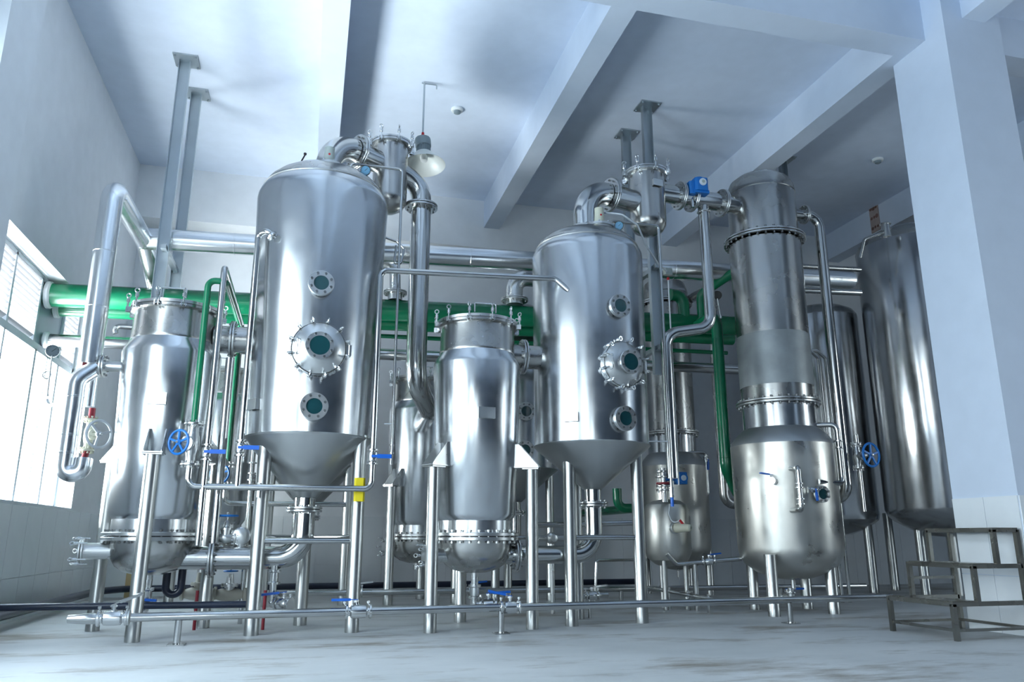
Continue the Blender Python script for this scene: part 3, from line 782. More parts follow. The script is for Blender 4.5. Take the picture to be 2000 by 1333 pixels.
# head connection: trap -> butterfly valve -> head
zh = zat(at(1325, 385, 9.85).x, 9.85, 385)
zh2 = zat(at(1430, 400, 9.9).x, 9.9, 402)
pa = Vector((tdx + .15, TDY + .02, zh)); pb = Vector((EX - .45, EY - .08, zh))
t = thing('vapour_crossover', 'horizontal polished pipe from the plated trap into the condenser head', 'pipe', pa)
MB().cyl(pa, pb, .135, 28).build('tube', PIPE, t)
dd = (pb - pa).normalized()
def onx(px): # point on the crossover at a pixel column
    x = xat(px, 9.83, zh); return pa + dd * ((x - pa.x) / dd.x)
for px in (1326, 1351, 1413): flange(onx(px), dd, .215, .135, t, .022, .006, 10, .013)
act = thing('valve_actuator', 'blue box actuator with round dial on top of the crossover pipe', 'actuator', onx(1350) + Vector((0, 0, .2)))
ac = at(1366, 364, 9.65)
m = MB(); m.box(ac, (.21, .20, .20), bev=.03); m.lathe([(.105, -.12), (.105, .0), (.09, .03)], ac + Vector((0, -.02, .045)), (0, -1, 0), 24)
m.box(ac + Vector((-.13, .02, -.05)), (.10, .14, .20), bev=.02); m.box(ac + Vector((0, 0, -.11)), (.24, .14, .05)); m.build('housing', BLUEP, act)
MB().disc(ac + Vector((.0, -.115, .02)), FRONT, .055, .03, 24).build('dial', DIALW, act)
MB().disc(ac + Vector((.0, -.132, .02)), FRONT, .025, .01, 20).build('dial_hub', GREYP, act)
MB().cyl(ac + Vector((-.09, .08, -.32)), ac + Vector((-.09, .08, -.05)), .028, 12).build('stem_housing', CHROME, act)
# branch pipe down from crossover, jog and drop to the receiver
br = onx(1374); br2 = Vector((br.x, br.y - .02, 0))
zj = zat(br.x, br.y, 640)
RX, RY = 5.67, 11.95
t = thing('condensate_pipe', 'polished pipe with a double bend dropping from crossover toward the small tank', 'pipe', (br.x, br.y, 2))
bj = at(1300, 652, br.y + .10)
MB().tube([(br.x, br.y, zh - .1), (br.x, br.y, zj), bj, (bj.x, bj.y, zat(bj.x, bj.y, 935))], .082, .22, 22, 10).build('tube', PIPE, t)
collar(t, (br.x, br.y, zh - .20), (0, 0, 1), .10)
# receiver tank
rx = at(1304, 1040, 10.9).x; ry = 10.9
Rr = .335
zr0 = zat(rx, ry, 1108); zr1 = zat(rx, ry, 975)
R = thing('receiver_tank', 'small dished receiver tank in front of the rear condenser column', 'tank', (rx, ry, 0))
MB().lathe([(0, zr0), (Rr * .5, zr0 + .03), (Rr * .85, zr0 + .10), (Rr, zr0 + .20), (Rr, zr1 - .17), (Rr * .9, zr1 - .09), (Rr * .6, zr1 - .03), (0, zr1)], (rx, ry, 0), seg=56, cap=False).build('shell', MOTT, R)
for a_ in (-2.3, -.7, 1.6): leg(R, rx + cos(a_) * .24, ry + sin(a_) * .24, zr0 + .12, .035)
p, n = oncyl(1316, 1032, rx, ry, Rr)
m = MB(); m.cyl(p - n * .02, p + n * .09, .06, 18); m.disc(p + n * .06, n, .085, .02, 20); m.build('light_port', FIT, R)
lamp_o = thing('sight_lamp', 'cream sight lamp with red plug on the small receiver tank', 'lamp', p)
q = p + n * .10; dn = (n + Vector((.9, 0, .0))).normalized()
m = MB(); m.lathe([(.065, 0), (.07, .02), (.060, .10), (.052, .22), (.035, .24)], q, dn, 20); m.build('lamp_body', CREAM, lamp_o)
MB().cyl(q + dn * .12 + Vector((0, 0, .05)), q + dn * .10 + Vector((-.03, 0, .11)), .018, 10).build('cable_plug', REDB, lamp_o)
MB().cyl(q + dn * .20, q + dn * .24, .02, 10).build('end_cap', BLACK, lamp_o)
# air hose from the tall rod to lamp
hp = at(1308, 985, 10.45)
tag(MB().tube([hp, at(1306, 1005, 10.45), at(1315, 1025, 10.45), q + dn * .10 + Vector((-.03, 0, .11))], .009, .08, 8).build('air_hose', TUBE), 'white hose running from the thin rod down to the cream sight lamp', 'hose')
# inlet flange stack with actuator
ix = bj.x; iy = bj.y
sx_, sy_ = at(1297, 940, 10.6).x, 10.6
t = thing('inlet_valve', 'flanged inlet valve on top of the small receiver tank', 'valve', (sx_, sy_, zr1))
MB().cyl((sx_, sy_, zr1 - .06), (sx_, sy_, zat(sx_, sy_, 915)), .045, 16).build('valve_body', FIT, t)
for py in (922, 932, 950, 958): MB().disc((sx_, sy_, zat(sx_, sy_, py)), (0, 0, 1), .12, .025, 24).build('flange', FIT, t)
m = MB(); bolts(m, (sx_, sy_, zat(sx_, sy_, 940)), (0, 0, 1), .10, 6, .012, .34); m.build('flange_bolts', CHROME, t, kind='stuff')
MB().disc((sx_, sy_, zat(sx_, sy_, 945)), (0, 0, 1), .115, .03, 24).build('red_ring', RED, t)
act2 = thing('valve_actuator', 'small blue box actuator beside the receiver tank inlet', 'actuator', at(1329, 935, 10.5))
ac = at(1329, 935, 10.5); m = MB(); m.box(ac, (.17, .15, .17), bev=.025); m.lathe([(.07, -.02), (.07, .03)], ac + Vector((0, -.07, 0)), FRONT, 20); m.cyl(ac, ac + Vector((-.2, .05, -.01)), .03, 12); m.build('housing', BLUEP, act2)
MB().disc(ac + Vector((0, -.105, 0)), FRONT, .04, .02, 20).build('dial', DIALW, act2)

# ------------------------------------------------------------------ storage tanks on the right
def storage(cx, cy, R, z0, z1, label, legs, seg=88, lr=.07, dome=.45):
    t = thing('storage_tank', label, 'tank', (cx, cy, 0), 'storage tanks on the right')
    MB().lathe([(0, z0 - .42 * R), (R * .3, z0 - .39 * R), (R * .6, z0 - .28 * R), (R * .85, z0 - .13 * R), (R * .97, z0 - .02), (R, z0 + .08), (R, z1)], (cx, cy, 0), seg=seg, cap=False).build('shell', TANKB, t)
    MB().lathe([(R, z1), (R * .985, z1 + .06), (R * .90, z1 + .20 * R * dome / .45), (R * .7, z1 + .31 * R * dome / .45), (R * .4, z1 + .39 * R * dome / .45), (0, z1 + .43 * R * dome / .45)], (cx, cy, 0), seg=seg, cap=False).build('dome', TANKD, t)
    for lx, ly in legs: leg(t, lx, ly, z0 + .05, lr)
    return t
HR = 1.0; hd = 16.1

def bearing(px, py):
    r = ray(px, py); return atan2(r.x, r.y), r.z / hypot(r.x, r.y)
def centre_from_left(px, py, R, d):
    b, e = bearing(px, py); b2 = b + math.asin(R / d); return d * sin(b2), d * cos(b2)
HX, HY = centre_from_left(1700, 760, HR, 16.4)
HT = storage(HX, HY, HR, 1.42, zat(HX, HY, 488), 'largest mirror bright storage tank beside the white pillar', [(10.72, 12.15), (11.3, 11.95), (11.2, 13.5), (12.1, 12.9)], lr=.085)
bG, eG = bearing(1716, 980); cG = bG - math.asin(.74 / 16.75); GX, GY = 16.75 * sin(cG), 16.75 * cos(cG)

GT = storage(GX, GY, .74, 1.35, 5.35, 'darker slim storage tank between condenser and largest tank', [(GX + .30, GY - .42), (GX - .45, GY - .30), (GX + .1, GY + .5)], lr=.085)
# vent on top of H
vt = atx(1738, 446, 0) if False else at(1738, 452, HY - .5)
tt = HT
v0 = at(1686, 490, HY - .8); v1 = at(1688, 468, HY - .8); v2 = at(1722, 455, HY - .8); v3 = at(1738, 446, HY - .8)
MB().tube([v0 + Vector((0, .1, -.1)), v1, v2, v3], .028, .06, 12).build('vent_pipe', PIPE, tt)
m = MB(); m.cyl(at(1733, 462, HY - .8), at(1729, 438, HY - .8), .07, 16); m.disc(at(1729, 438, HY - .8), (0, 0, 1), .10, .02, 20); m.build('vent_cap', FIT, tt)

# ================================================================== headers and long pipes
hdr_l = at(300, 468, 11.14); zh1 = hdr_l.z
def seam_rings(parent, p0, p1, r, n, mat=CLAD):
    p0 = Vector(p0); p1 = Vector(p1); a = (p1 - p0).normalized()
    for k in range(1, n + 1): MB().disc(p0.lerp(p1, k / (n + 1)), a, r * 1.03, .018, 24).build('seam_band', mat, parent)
# clad header across the hall
hr = at(1662, 548, 11.14)
hp0 = Vector((at(290, 468, 11.14).x, 11.14, zh1)); hp1 = Vector((hr.x, 11.14, hr.z))
t = pipe('clad_header_pipe', 'long aluminium clad header pipe crossing the hall above the green pipes', [hp0, hp1], .155, mat=CLAD, seg=28)
seam_rings(t, hp0, hp1, .155, 9)
# clad riser at the window
rp = at(222, 366, 9.4); zr = rp.z
rb = Vector((rp.x, rp.y, zat(rp.x, rp.y, 712)))
k1 = Vector((rp.x, 11.14, zr)); k2 = Vector((rp.x + .08, 11.75, zr))
zd = zat(rp.x + .1, 11.9, 556)
t = pipe('clad_riser_pipe', 'aluminium clad riser beside the window turning back toward the header', [rb, (rp.x, rp.y, zr), (rp.x + .02, 11.2, zr), (rp.x + .12, 11.9, zr - .55), (rp.x + .12, 11.9, 4.35)], .122, .20, CLAD, seg=28)
seam_rings(t, rb, (rp.x, rp.y, zr - .15), .122, 2); MB().disc((rp.x + .12, 11.9, zr - .62), (0, 0, 1), .14, .03, 24).build('seam_band', CLAD, t)
# steam trap loop: clad gooseneck from preheater inlet, valve on the other branch
yv = 9.4
e0 = at(186, 722, yv); pts = [e0, at(150, 735, yv), at(146, 790, yv), at(130, 905, yv), at(134, 935, yv - .02), at(158, 925, yv + .12), at(160, 905, yv + .14)]
pts = path((188, 718, yv), (150, 742, yv - .08), ('v', 925), ('x', 158))
g = pipe('clad_gooseneck_pipe', 'aluminium clad gooseneck hanging left of the far left preheater', [Vector(p) for p in pts] + [pts[-1] + Vector((0, .02, .16))], .095, .16, CLAD, seg=24)
for z_ in (775, 850, 885): MB().disc((pts[1].x, pts[1].y, zat(pts[1].x, pts[1].y, z_)), (0, 0, 1), .100, .02, 24).build('seam_band', CLAD, g)
sp_ = at(181, 735, yv + .15)
pipe('clad_branch_pipe', 'thin clad branch pipe dropping to the cream valve', [sp_, (sp_.x, sp_.y, zat(sp_.x, sp_.y, 795))], .062, mat=CLAD, seg=20)
vx = at(168, 850, yv + .12)
cv = gate_valve('cream hand valve with pale wheel on the clad branch by the window', (vx.x + .03, vx.y, vx.z), (0, 0, 1), (.75, -.66, 0), .04, .15, .17, .34, CREAM, TUBE, spokes=3)
MB().cyl((vx.x + .03, vx.y, vx.z + .17), (vx.x + .03, vx.y, vx.z + .30), .035, 12).build('red_stub', RED, cv)
MB().cyl((vx.x + .03, vx.y, vx.z - .17), (vx.x + .01, vx.y, vx.z - .27), .035, 12).build('red_stub', RED, cv)
# inlet nozzle of A
z_in = zat(AX - .55, AY, 720)
t = thing('inlet_nozzle', 'flanged inlet with red stub on the left wall of the far left preheater', 'pipe', (AX - .6, yv, z_in))
MB().cyl((AX - .46, yv, z_in), (AX - .72, yv, z_in), .06, 18).build('tube', FIT, t)
flange((AX - .70, yv, z_in), (1, 0, 0), .13, .06, t, .02, .006, 8, .013)
MB().box((AX - .82, yv, z_in), (.15, .13, .14)).build('red_stub', RED, t)
# gauge at the window
gp = at(103, 686, 9.5)
gauge('round gauge on a coiled siphon tube in front of the window', gp, (.35, -1, -.1), .072, at(92, 775, 9.5), GREYL, FIT, coil=True)
gp2 = at(92, 780, 9.5)
pipe('siphon_tube', 'thin bent tube between the coiled gauge and the clad gooseneck', [gp2, at(94, 792, 9.5), Vector((pts[1].x - .06, pts[1].y, at(118, 793, 9.5).z))], .02, .05, FIT, seg=10)

# green headers
def straight(name, label, p0, p1, r, mat, cat='pipe', seg=24, group=None): return pipe(name, label, [p0, p1], r, mat=mat, cat=cat, seg=seg, group=group)
gA = at(88, 576, 11.54); gB = at(1437, 637, 11.54)
g1 = straight('green_header_pipe', 'thick glossy green header pipe running across behind the front row', (-3.70, 11.54, gA.z), gB, .165, GREEN, seg=32)
MB().lathe([(.165, -.03), (.19, -.02), (.19, .03), (.166, .05)], (-3.66, 11.54, gA.z), (1, 0, 0), 28, cap=False).build('foam_collar', FOAM, g1)
gC = at(112, 600, 11.95); gD = at(1430, 662, 11.95)
g2 = straight('green_header_pipe', 'slimmer green header pipe just below and behind the thick green one', (-3.70, 11.95, gC.z - .02), gD, .115, GREEN, seg=28)
MB().lathe([(.115, -.03), (.14, -.02), (.14, .03), (.116, .05)], (-3.66, 11.95, gC.z - .02), (1, 0, 0), 24, cap=False).build('foam_collar', FOAM, g2)
straight('green_header_pipe', 'thinnest green pipe under the two green headers', at(270, 633, 12.1), at(1420, 690, 12.1), .035, GREEN, seg=14)
sl = at(80, 664, 11.7)
s1 = straight('steel_header_pipe', 'bare steel header pipe under the green pipes, entering through the window', (-3.70, 11.7, sl.z), at(1440, 722, 11.7), .088, PIPE, seg=24)
MB().lathe([(.088, -.03), (.115, -.02), (.115, .03), (.09, .05)], (-3.66, 11.7, sl.z), (1, 0, 0), 24, cap=False).build('foam_collar', FOAM, s1)
pipe('short_vent_pipe', 'short bent pipe end left of the far left preheater lid', [at(262, 640, 10.6), at(222, 637, 10.6), at(226, 652, 10.6)], .035, .06, PIPE, seg=12)
# fittings on the green header: conical reducer, grey elbow
rx_ = at(772, 575, 11.54)
t = thing('steel_reducer', 'flanged steel reducer standing on the green header behind the left separator', 'fitting', rx_)
MB().lathe([(.11, -.10), (.11, 0)], (rx_.x, 11.54, rx_.z), (0, 0, 1), 20).build('nozzle', FIT, t)
flange((rx_.x, 11.54, rx_.z + .02), (0, 0, 1), .18, .10, t, .02, .006, 8, .012)
MB().tube([(rx_.x, 11.54, rx_.z + .04), (rx_.x - .02, 11.54, rx_.z + .42), (rx_.x - .5, 11.54, rx_.z + .62)], .085, .2, 20).build('elbow', FIT, t)
ex_ = at(1005, 590, 11.54)
t = thing('steel_elbow', 'grey steel elbow rising from the green header left of the right separator', 'fitting', ex_)
MB().tube([(ex_.x, 11.54, ex_.z - .05), (ex_.x, 11.54, ex_.z + .42), (ex_.x + .6, 11.54, ex_.z + .42)], .135, .22, 24).build('elbow', FIT, t)
flange((ex_.x, 11.54, ex_.z + .03), (0, 0, 1), .22, .135, t, .02, .006, 8, .012)
# green cluster right of D
pipe('green_branch_pipe', 'green branch pipe with elbow rising from the header right of the right separator', path((1337, 640, 11.5), ('v', 578), ('x', 1310)) , .10, .16, GREEN, seg=20)
gb = path((1372, 640, 11.4), ('v', 575))
pipe('green_branch_pipe', 'green branch pipe slanting up to the condenser column', gb + [at(1440, 528, 10.9)], .075, .14, GREEN, seg=18)
gd = path((1398, 615, 10.75), ('v', 915))
t = pipe('green_downpipe', 'bright green downpipe left of the condenser column, curving behind it', [gd[0] + Vector((0, .6, 0)), gd[0], gd[1], gd[1] + Vector((.34, .30, -.35))], .088, .20, GREEN, seg=24)
for py in (662, 772, 895): MB().disc((gd[0].x, gd[0].y, zat(gd[0].x, gd[0].y, py)), (0, 0, 1), .090, .012, 24).build('joint_band', GREEN, t)
gg = at(1401, 577, 10.6)
gauge('dark round gauge on a coiled siphon above the green downpipe', gg, (-.5, -1, -.2), .07, at(1408, 622, 10.6), BLACK, BLACK, coil=True)
# dark U-bend behind
u0 = path((1388, 560, 12.4), ('v', 985))
pipe('u_bend_pipe', 'dark steel pipe with a U bend left of the condenser vessel', [u0[0] + Vector((0, 2.8, 0)), u0[0], u0[1], u0[1] + Vector((.36, 0, 0)), u0[1] + Vector((.36, 0, .8))], .085, .17, TANKD, seg=22)
pipe('green_drain_bend', 'small dark green bend low behind the right separator', path((1205, 955, 12.3), ('v', 993), ('x', 1245), ('Y', 15.2)), .075, .14, GREEN, seg=16)

# pipes between E and H
for (y0, y1, r, lab, mt, YY) in ((520, 527, .045, 'dark thin pipe just above the clad header by the largest tank', TANKD, 11.6), (566, 572, .06, 'polished pipe below the clad header by the largest tank', PIPE, 11.5)):
    straight('cross_pipe', lab, at(1555, y0, YY), at(1680, y1, YY), r, mt, seg=16)

# ------------------------------------------------------------------ gate valves and the pipe loop in front of B
YF1 = 8.93
V1p = at(375, 868, YF1)
V1 = gate_valve('blue handwheel valve under the green pipe on the far left preheater', V1p, (0, 0, 1), (-.55, -.83, 0), .055, .125, .20, zat(V1p.x, YF1, 828) - zat(V1p.x, YF1, 907))
gp_ = path((381, 828, YF1), ('v', 548), ('x', 442))
gpx = [Vector((V1p.x, YF1, gp_[0].z)), Vector((V1p.x, YF1, gp_[1].z)), Vector((gp_[2].x, YF1, gp_[1].z))]
gpx += [Vector((gpx[-1].x, 10.9, gpx[-1].z)), Vector((gpx[-1].x, 10.9, zat(gpx[-1].x, 10.9, 905)))]
pipe('green_feed_pipe', 'slim green pipe looping up and back from the blue handwheel valve', gpx, .036, .08, GREEN, seg=16)
V2p = Vector((gpx[-1].x, 10.9, zat(gpx[-1].x, 10.9, 928)))
V2 = gate_valve('smaller looking rear blue handwheel valve between left preheater and left separator', V2p, (0, 0, 1), (-.35, -.93, 0), .05, .125, .20, .26)
rl = path((450, 945, 10.9), ('v', 984), ('x', 676))
pipe('rear_loop_pipe', 'rear horizontal steel pipe below the left separator cone', [Vector((V2p.x, 10.9, V2p.z - .13)), Vector((V2p.x, 10.9, rl[1].z)), rl[2]], .033, .08, PIPE, seg=14)
zlo = zat(0, YF1, 954)
xl = V1p.x; xr2 = xat(725, YF1, zlo)
zt2 = zat(xr2, YF1, 528)
dp, dn_ = oncyl(1109, 567, DX, DY, .735)
kx = at(1084, 549, 8.80)
loop = [Vector((xl, YF1, V1p.z - .18)), Vector((xl, YF1, zlo)), Vector((xr2, YF1, zlo)), Vector((xr2, YF1, zt2)), Vector((kx.x, kx.y, zt2 + .03)), dp + dn_ * -.03]
LOOP = pipe('process_loop_pipe', 'polished pipe loop under the left cone rising and crossing to the right separator', loop, .036, .09, PIPE, seg=18)
ball_valve(LOOP, (xr2, YF1, zat(xr2, YF1, 893)), (0, 0, 1), (0, -1, 0), (1, 0, 0), .036, .17)
# pipe hangers on legs
for px in (505,): MB().box(at(px, 958, YF1 + .04), (.03, .10, .16)).build('pipe_bracket', FIT, LOOP)
# left riser 1 : up, turn back
a1 = path((398, 950, YF1 + .02), ('v', 523))
ux = a1[0].x
pipe_a = [Vector((ux, YF1, zat(ux, YF1, 1066))), Vector((ux, YF1, a1[1].z)), Vector((ux, 11.45, a1[1].z)), Vector((ux, 11.45, zat(ux, 11.45, 980)))]
PA = pipe('wash_pipe', 'grey steel pipe rising beside the left preheater and turning back at the top', pipe_a, .036, .07, PIPE, seg=18)
ball_valve(PA, (ux, YF1, zat(ux, YF1, 884)), (0, 0, 1), (0, -1, 0), (1, 0, 0), .036, .17)
# left riser 2 : nozzle high on B
b1 = path((463, 950, YF1), ('v', 457))
bxx = b1[0].x
npz = zat(bxx, YF1, 457)
pn, nn = oncyl(536, 463, BX, BYc, .79)
PBp = pipe('product_pipe', 'steel pipe climbing the left wall of the left separator to a nozzle', [Vector((bxx, YF1, zlo)), Vector((bxx, YF1, npz)), Vector((bxx + .10, YF1 - .12, npz)), pn - nn * .05], .036, .06, PIPE, seg=18)
ball_valve(PBp, (bxx, YF1, zat(bxx, YF1, 876)), (0, 0, 1), (0, -1, 0), (1, 0, 0), .036, .17)
MB().disc(pn + Vector((-.03, -.02, 0)), (pn - Vector((bxx + .1, YF1 - .12, npz))), .055, .03, 18).build('nozzle_clamp', CHROME, PBp)
# pair of vertical pipes behind PA
for (px, r, YY, lab) in ((417, .05, 9.35, 'steel downpipe hugging the right side of the left preheater'), ):
    q = path((px, 1062, YY), ('v', 700)); pipe('steel_downpipe', lab, q, r, mat=PIPE, seg=18)
q = path((541, 1050, 10.7), ('v', 920)); 
# sampling valve cluster behind (480..500, 900-950)
t = thing('sampling_valve', 'small clamped sampling valve on a thin pipe below the blue levers', 'valve', at(477, 950, 10.3))
q0 = at(478, 1100, 10.3); q0.z = 0; q1 = Vector((q0.x, 10.3, zat(q0.x, 10.3, 880)))
MB().cyl(q0, q1, .028, 14).build('tube', PIPE, t)
for py in (905, 925, 938): MB().disc((q0.x, 10.3, zat(q0.x, 10.3, py)), (0, 0, 1), .05, .02, 16).build('clamp_ring', CHROME, t)
MB().cyl((q0.x, 10.3, zat(q0.x, 10.3, 932)), (q0.x + .16, 10.25, zat(q0.x, 10.3, 930)), .02, 10).build('side_outlet', CHROME, t)

# thin pipe frames on the domes
def thinframe(label, spec, r=.017): return pipe('thin_vent_pipe', label, spec, r, .05, PIPE, seg=12)
YT = 9.2
w = path((684, 350, YT), ('v', 320), ('x', 786), ('v', 908))
TF = thinframe('thin steel tube from the left dome dropping along the tank right side', w)
MB().cyl((w[3].x - .10, YT, zat(w[3].x, YT, 829)), (w[3].x, YT, zat(w[3].x, YT, 829)), .009, 8).build('tube_clip', CHROME, TF)
for py in (870, 885): MB().disc((w[3].x, YT, zat(w[3].x, YT, py)), (0, 0, 1), .03, .018, 14).build('clamp_ring', CHROME, TF)
h = [at(758, 463, 9.7), at(775, 472, 9.7), at(789, 487, 9.7), at(783, 516, 9.7), at(770, 514, 9.7), at(774, 480, 9.7)]
MB().tube([h[0] + Vector((-.08, 0, 0))] + h[1:], .016, .03, 10).build('hairpin_tube', PIPE, B)
w2 = path((1193, 455, 9.15), ('v', 432), ('x', 1286), ('v', 955))
TF2 = thinframe('thin steel tube from the right dome dropping to a blue tipped valve', w2, .020)
MB().cyl((w2[3].x, 9.15, zat(w2[3].x, 9.15, 952)), (w2[3].x, 9.15, zat(w2[3].x, 9.15, 972)), .034, 14).build('end_fitting', CHROME, TF2)
MB().cyl((w2[3].x, 9.15, zat(w2[3].x, 9.15, 970)), (w2[3].x, 9.15, zat(w2[3].x, 9.15, 990)), .022, 12).build('blue_tip', BLUE, TF2)
MB().cyl((w2[3].x - .27, 9.2, zat(w2[3].x, 9.15, 863)), (w2[3].x, 9.15, zat(w2[3].x, 9.15, 863)), .010, 8).build('tube_clip', CHROME, TF2)
ar = path((1305, 545, 10.2), ('v', 948))
AR = pipe('air_line', 'very thin pale blue air line beside the thin steel tube', ar, .011, mat=TUBE, seg=8)
MB().box(ar[0] + Vector((0, 0, .11)), (.13, .08, .10), bev=.015).build('regulator', GREYP, AR)
MB().cyl(ar[0] + Vector((0, 0, -.02)), ar[0] + Vector((0, 0, .02)), .02, 10).build('red_ring', REDB, AR)
tag(MB().tube([at(1184, 416, 9.05), at(1215, 419, 9.0), at(1245, 440, 9.1), at(1262, 480, 9.3), at(1285, 515, 9.7), at(1302, 530, 10.15)], .013, .12, 8).build('air_hose', TUBE), 'white hose arching from the right dome sight lamp to the regulator', 'hose')
# sight lamps on the domes
def dome_lamp(px, pyb, pyt, Y, label, zsink):
    p = at(px, pyb, Y); top = zat(p.x, Y, pyt); t = thing('sight_lamp', label, 'lamp', p)
    MB().lathe([(.17, -zsink), (.17, -.03), (.19, -.03), (.19, 0), (.13, .01), (.10, .02)], (p.x, Y, p.z), (0, 0, 1), 28).build('light_port', FIT, t)
    m = MB(); bolts(m, (p.x, Y, p.z), (0, 0, 1), .165, 8, .012, .05); m.build('flange_bolts', CHROME, t, kind='stuff')
    MB().lathe([(.072, 0), (.070, .05), (.060, top - p.z - .05), (.062, top - p.z)], (p.x, Y, p.z), (0, 0, 1), 20).build('lamp_body', GREYP if px < 900 else CREAM, t)
    MB().disc((p.x, Y - .062, p.z + (top - p.z) * .55), FRONT, .014, .012, 10).build('red_dot', REDB, t)
dome_lamp(642, 325, 290, 9.0, 'grey green sight lamp standing on the left separator dome', .16)
dome_lamp(1171, 442, 408, 9.0, 'cream sight lamp standing on the right separator dome', .10)
gauge('blue faced pressure gauge on the left separator dome', at(714, 333, 9.0), (-.05, -1, -.25), .062, at(712, 352, 9.05))
gauge('blue faced pressure gauge on the right separator dome', at(1209, 441, 8.95), (-.35, -1, -.25), .060, at(1203, 456, 9.05))
t = thing('dome_latch', 'red clamp with a thin black tipped rod on the left dome', 'latch', at(575, 340, 9.5))
MB().box(at(561, 338, 9.45), (.14, .06, .05)).build('red_grip', REDB, t)
MB().cyl(at(577, 336, 9.45), at(595, 304, 9.45), .010, 8).build('rod', BLACK, t); MB().lathe([(0, -.022), (.02, -.01), (.02, .01), (0, .022)], at(596, 301, 9.45), (0, 0, 1), 10).build('rod_tip', BLACK, t)

# ------------------------------------------------------------------ condenser pipework
pe, ne = oncyl(1567, 422, EX, EY, .51)
yo = EY - .12
zo = zat(EX + .7, yo, 420)
q = path((1603, 470, yo), ('v', 880))
xv = q[0].x
t = pipe('overflow_pipe', 'tall polished pipe down the right side of the condenser column', [Vector((EX + .40, yo, zo)), Vector((xv, yo, zo)), Vector((xv, yo, zat(xv, yo, 965))), Vector((xv - .12, yo + .5, zat(xv, yo, 990)))], .078, .20, PIPE, seg=22)
flange((EX + .68, yo, zo), (1, 0, 0), .15, .078, t, .02, .006, 8, .012)
yl = 9.5
lp = path((1596, 828, yl), ('x', 1634), ('v', 945), ('x', 1612))
pn2, nn2 = oncyl(1606, 953, EX, EY, .725)
t = pipe('level_pipe', 'smaller bent pipe joining condenser neck and sight window', [Vector((EX + .35, yl + .15, lp[0].z)), lp[1], lp[2], Vector((pn2.x - .05, pn2.y, lp[2].z))], .036, .09, PIPE, seg=16)
for py in (862, 875): MB().disc((lp[1].x, yl, zat(lp[1].x, yl, py)), (0, 0, 1), .065, .02, 18).build('clamp_ring', CHROME, t)
V3p = Vector((xv + .02, yo - .25, zat(xv, yo - .25, 890)))
V3 = gate_valve('large blue handwheel valve right of the condenser vessel', at(1674, 892, 9.80), (0, 0, 1), (.22, -1, 0), .045, .165, .24, .34, spokes=5)
pipe('valve_side_pipe', 'short vertical pipe through the large blue handwheel valve', path((1672, 850, 9.80), ('v', 1000)), .030, mat=PIPE, seg=14)
p, n = oncyl(1601, 966, EX, EY, .725); sight(Ecol, p - n * .05, n, .115, .10, .62)
ps, ns = oncyl(1583, 958, EX, EY, .725)
ball_valve(Ecol, ps + ns * .06, (1, -.3, 0), (0, -1, 0), (.05, 0, -1), .026, .13)
ps, ns = oncyl(1512, 941, EX, EY, .725)
ball_valve(Ecol, ps + ns * .07, ns, (-.2, 0, 1), (-1, -.1, .1), .032, .18)
pu, nu = oncyl(1543, 916, EX, EY, .725); pl_, nl = oncyl(1546, 998, EX, EY, .725)
m = MB(); qx = at(1562, 955, EY - .725 - .14)
qq = [pu - nu * .03, Vector((pu.x, pu.y - .14, pu.z)), Vector((qx.x, qx.y, pu.z)), Vector((qx.x, qx.y, pl_.z)), Vector((pl_.x, pl_.y - .14, pl_.z)), pl_ - nl * .03]
ub = m.tube(qq, .034, .06, 16).build('side_loop', PIPE, Ecol)
for py in (945, 953, 975, 985): MB().disc((qx.x, qx.y, zat(qx.x, qx.y, py)), (0, 0, 1), .055, .018, 16).build('clamp_ring', CHROME, ub)
# pair of slim pipes behind
for k, px in enumerate((1590, 1604)):
    q = path((px + 25, 868, 11.2), ('v', 700)); q[0].z = 0; pipe('slim_pipe', ('left' if k == 0 else 'right') + ' one of two slim polished pipes behind the condenser vessel', [q[0], q[1], q[1] + Vector((-.15, .0, .12)), q[1] + Vector((-.6, .0, .12))], .028, .06, PIPE, seg=12)
# F column side loop
lf = path((1345, 884, 13.1), ('x', 1378), ('v', 968), ('x', 1340))
t = pipe('level_pipe', 'small bent pipe with blue lever beside the rear condenser vessel', lf, .03, .06, PIPE, seg=12)
ball_valve(t, (lf[1].x, 13.1, zat(lf[1].x, 13.1, 900)), (0, 0, 1), (0, -1, 0), (-.1, 0, -1), .032, .14)

# ------------------------------------------------------------------ floor level manifolds
zm = .235; m0 = atz(250, 1207, zm)
ym = 8.45
zL = zat(-1.6, ym, 1208); 
x_l = at(256, 1207, ym).x; x_r = at(1745, 1167, ym + .9)
mp0 = Vector((x_l, ym, at(256, 1207, ym).z)); mp1 = at(1742, 1167, 8.75)
MAN = pipe('floor_manifold_pipe', 'long polished manifold pipe running low in front of all the tanks', [mp0, mp1], .041, mat=PIPE, seg=20)
def onm(px):
    lo, hi = 0.0, 1.0
    for _ in range(40):
        mid = (lo + hi) / 2; q = mp0.lerp(mp1, mid)
        u = (q.x * CP - q.y * SP); fz = (q.x * SP + q.y * CP) * CT + (q.z - H) * ST
        if 1000 + F_PX * u / fz < px: lo = mid
        else: hi = mid
    return mp0.lerp(mp1, lo)
ax_ = (mp1 - mp0).normalized()
for px in (350, 979, 1541):
    q = onm(px); m = MB(); m.cyl((q.x, q.y, .0), (q.x, q.y, q.z - .035), .033, 16); m.box((q.x, q.y, .006), (.16, .16, .012)); m.build('support_post', PIPE, MAN)
ball_valve(MAN, mp0 - ax_ * .16, ax_, (0, 0, 1), (.75, .3, .3), .045, .26, hmat=CHROME)
MB().lathe([(.045, 0), (.05, .04), (.05, .12), (.035, .26)], mp0 - ax_ * .28, -ax_, 18).build('taper_cap', PIPE, MAN)
collar(MAN, mp0 - ax_ * .02, ax_, .07)
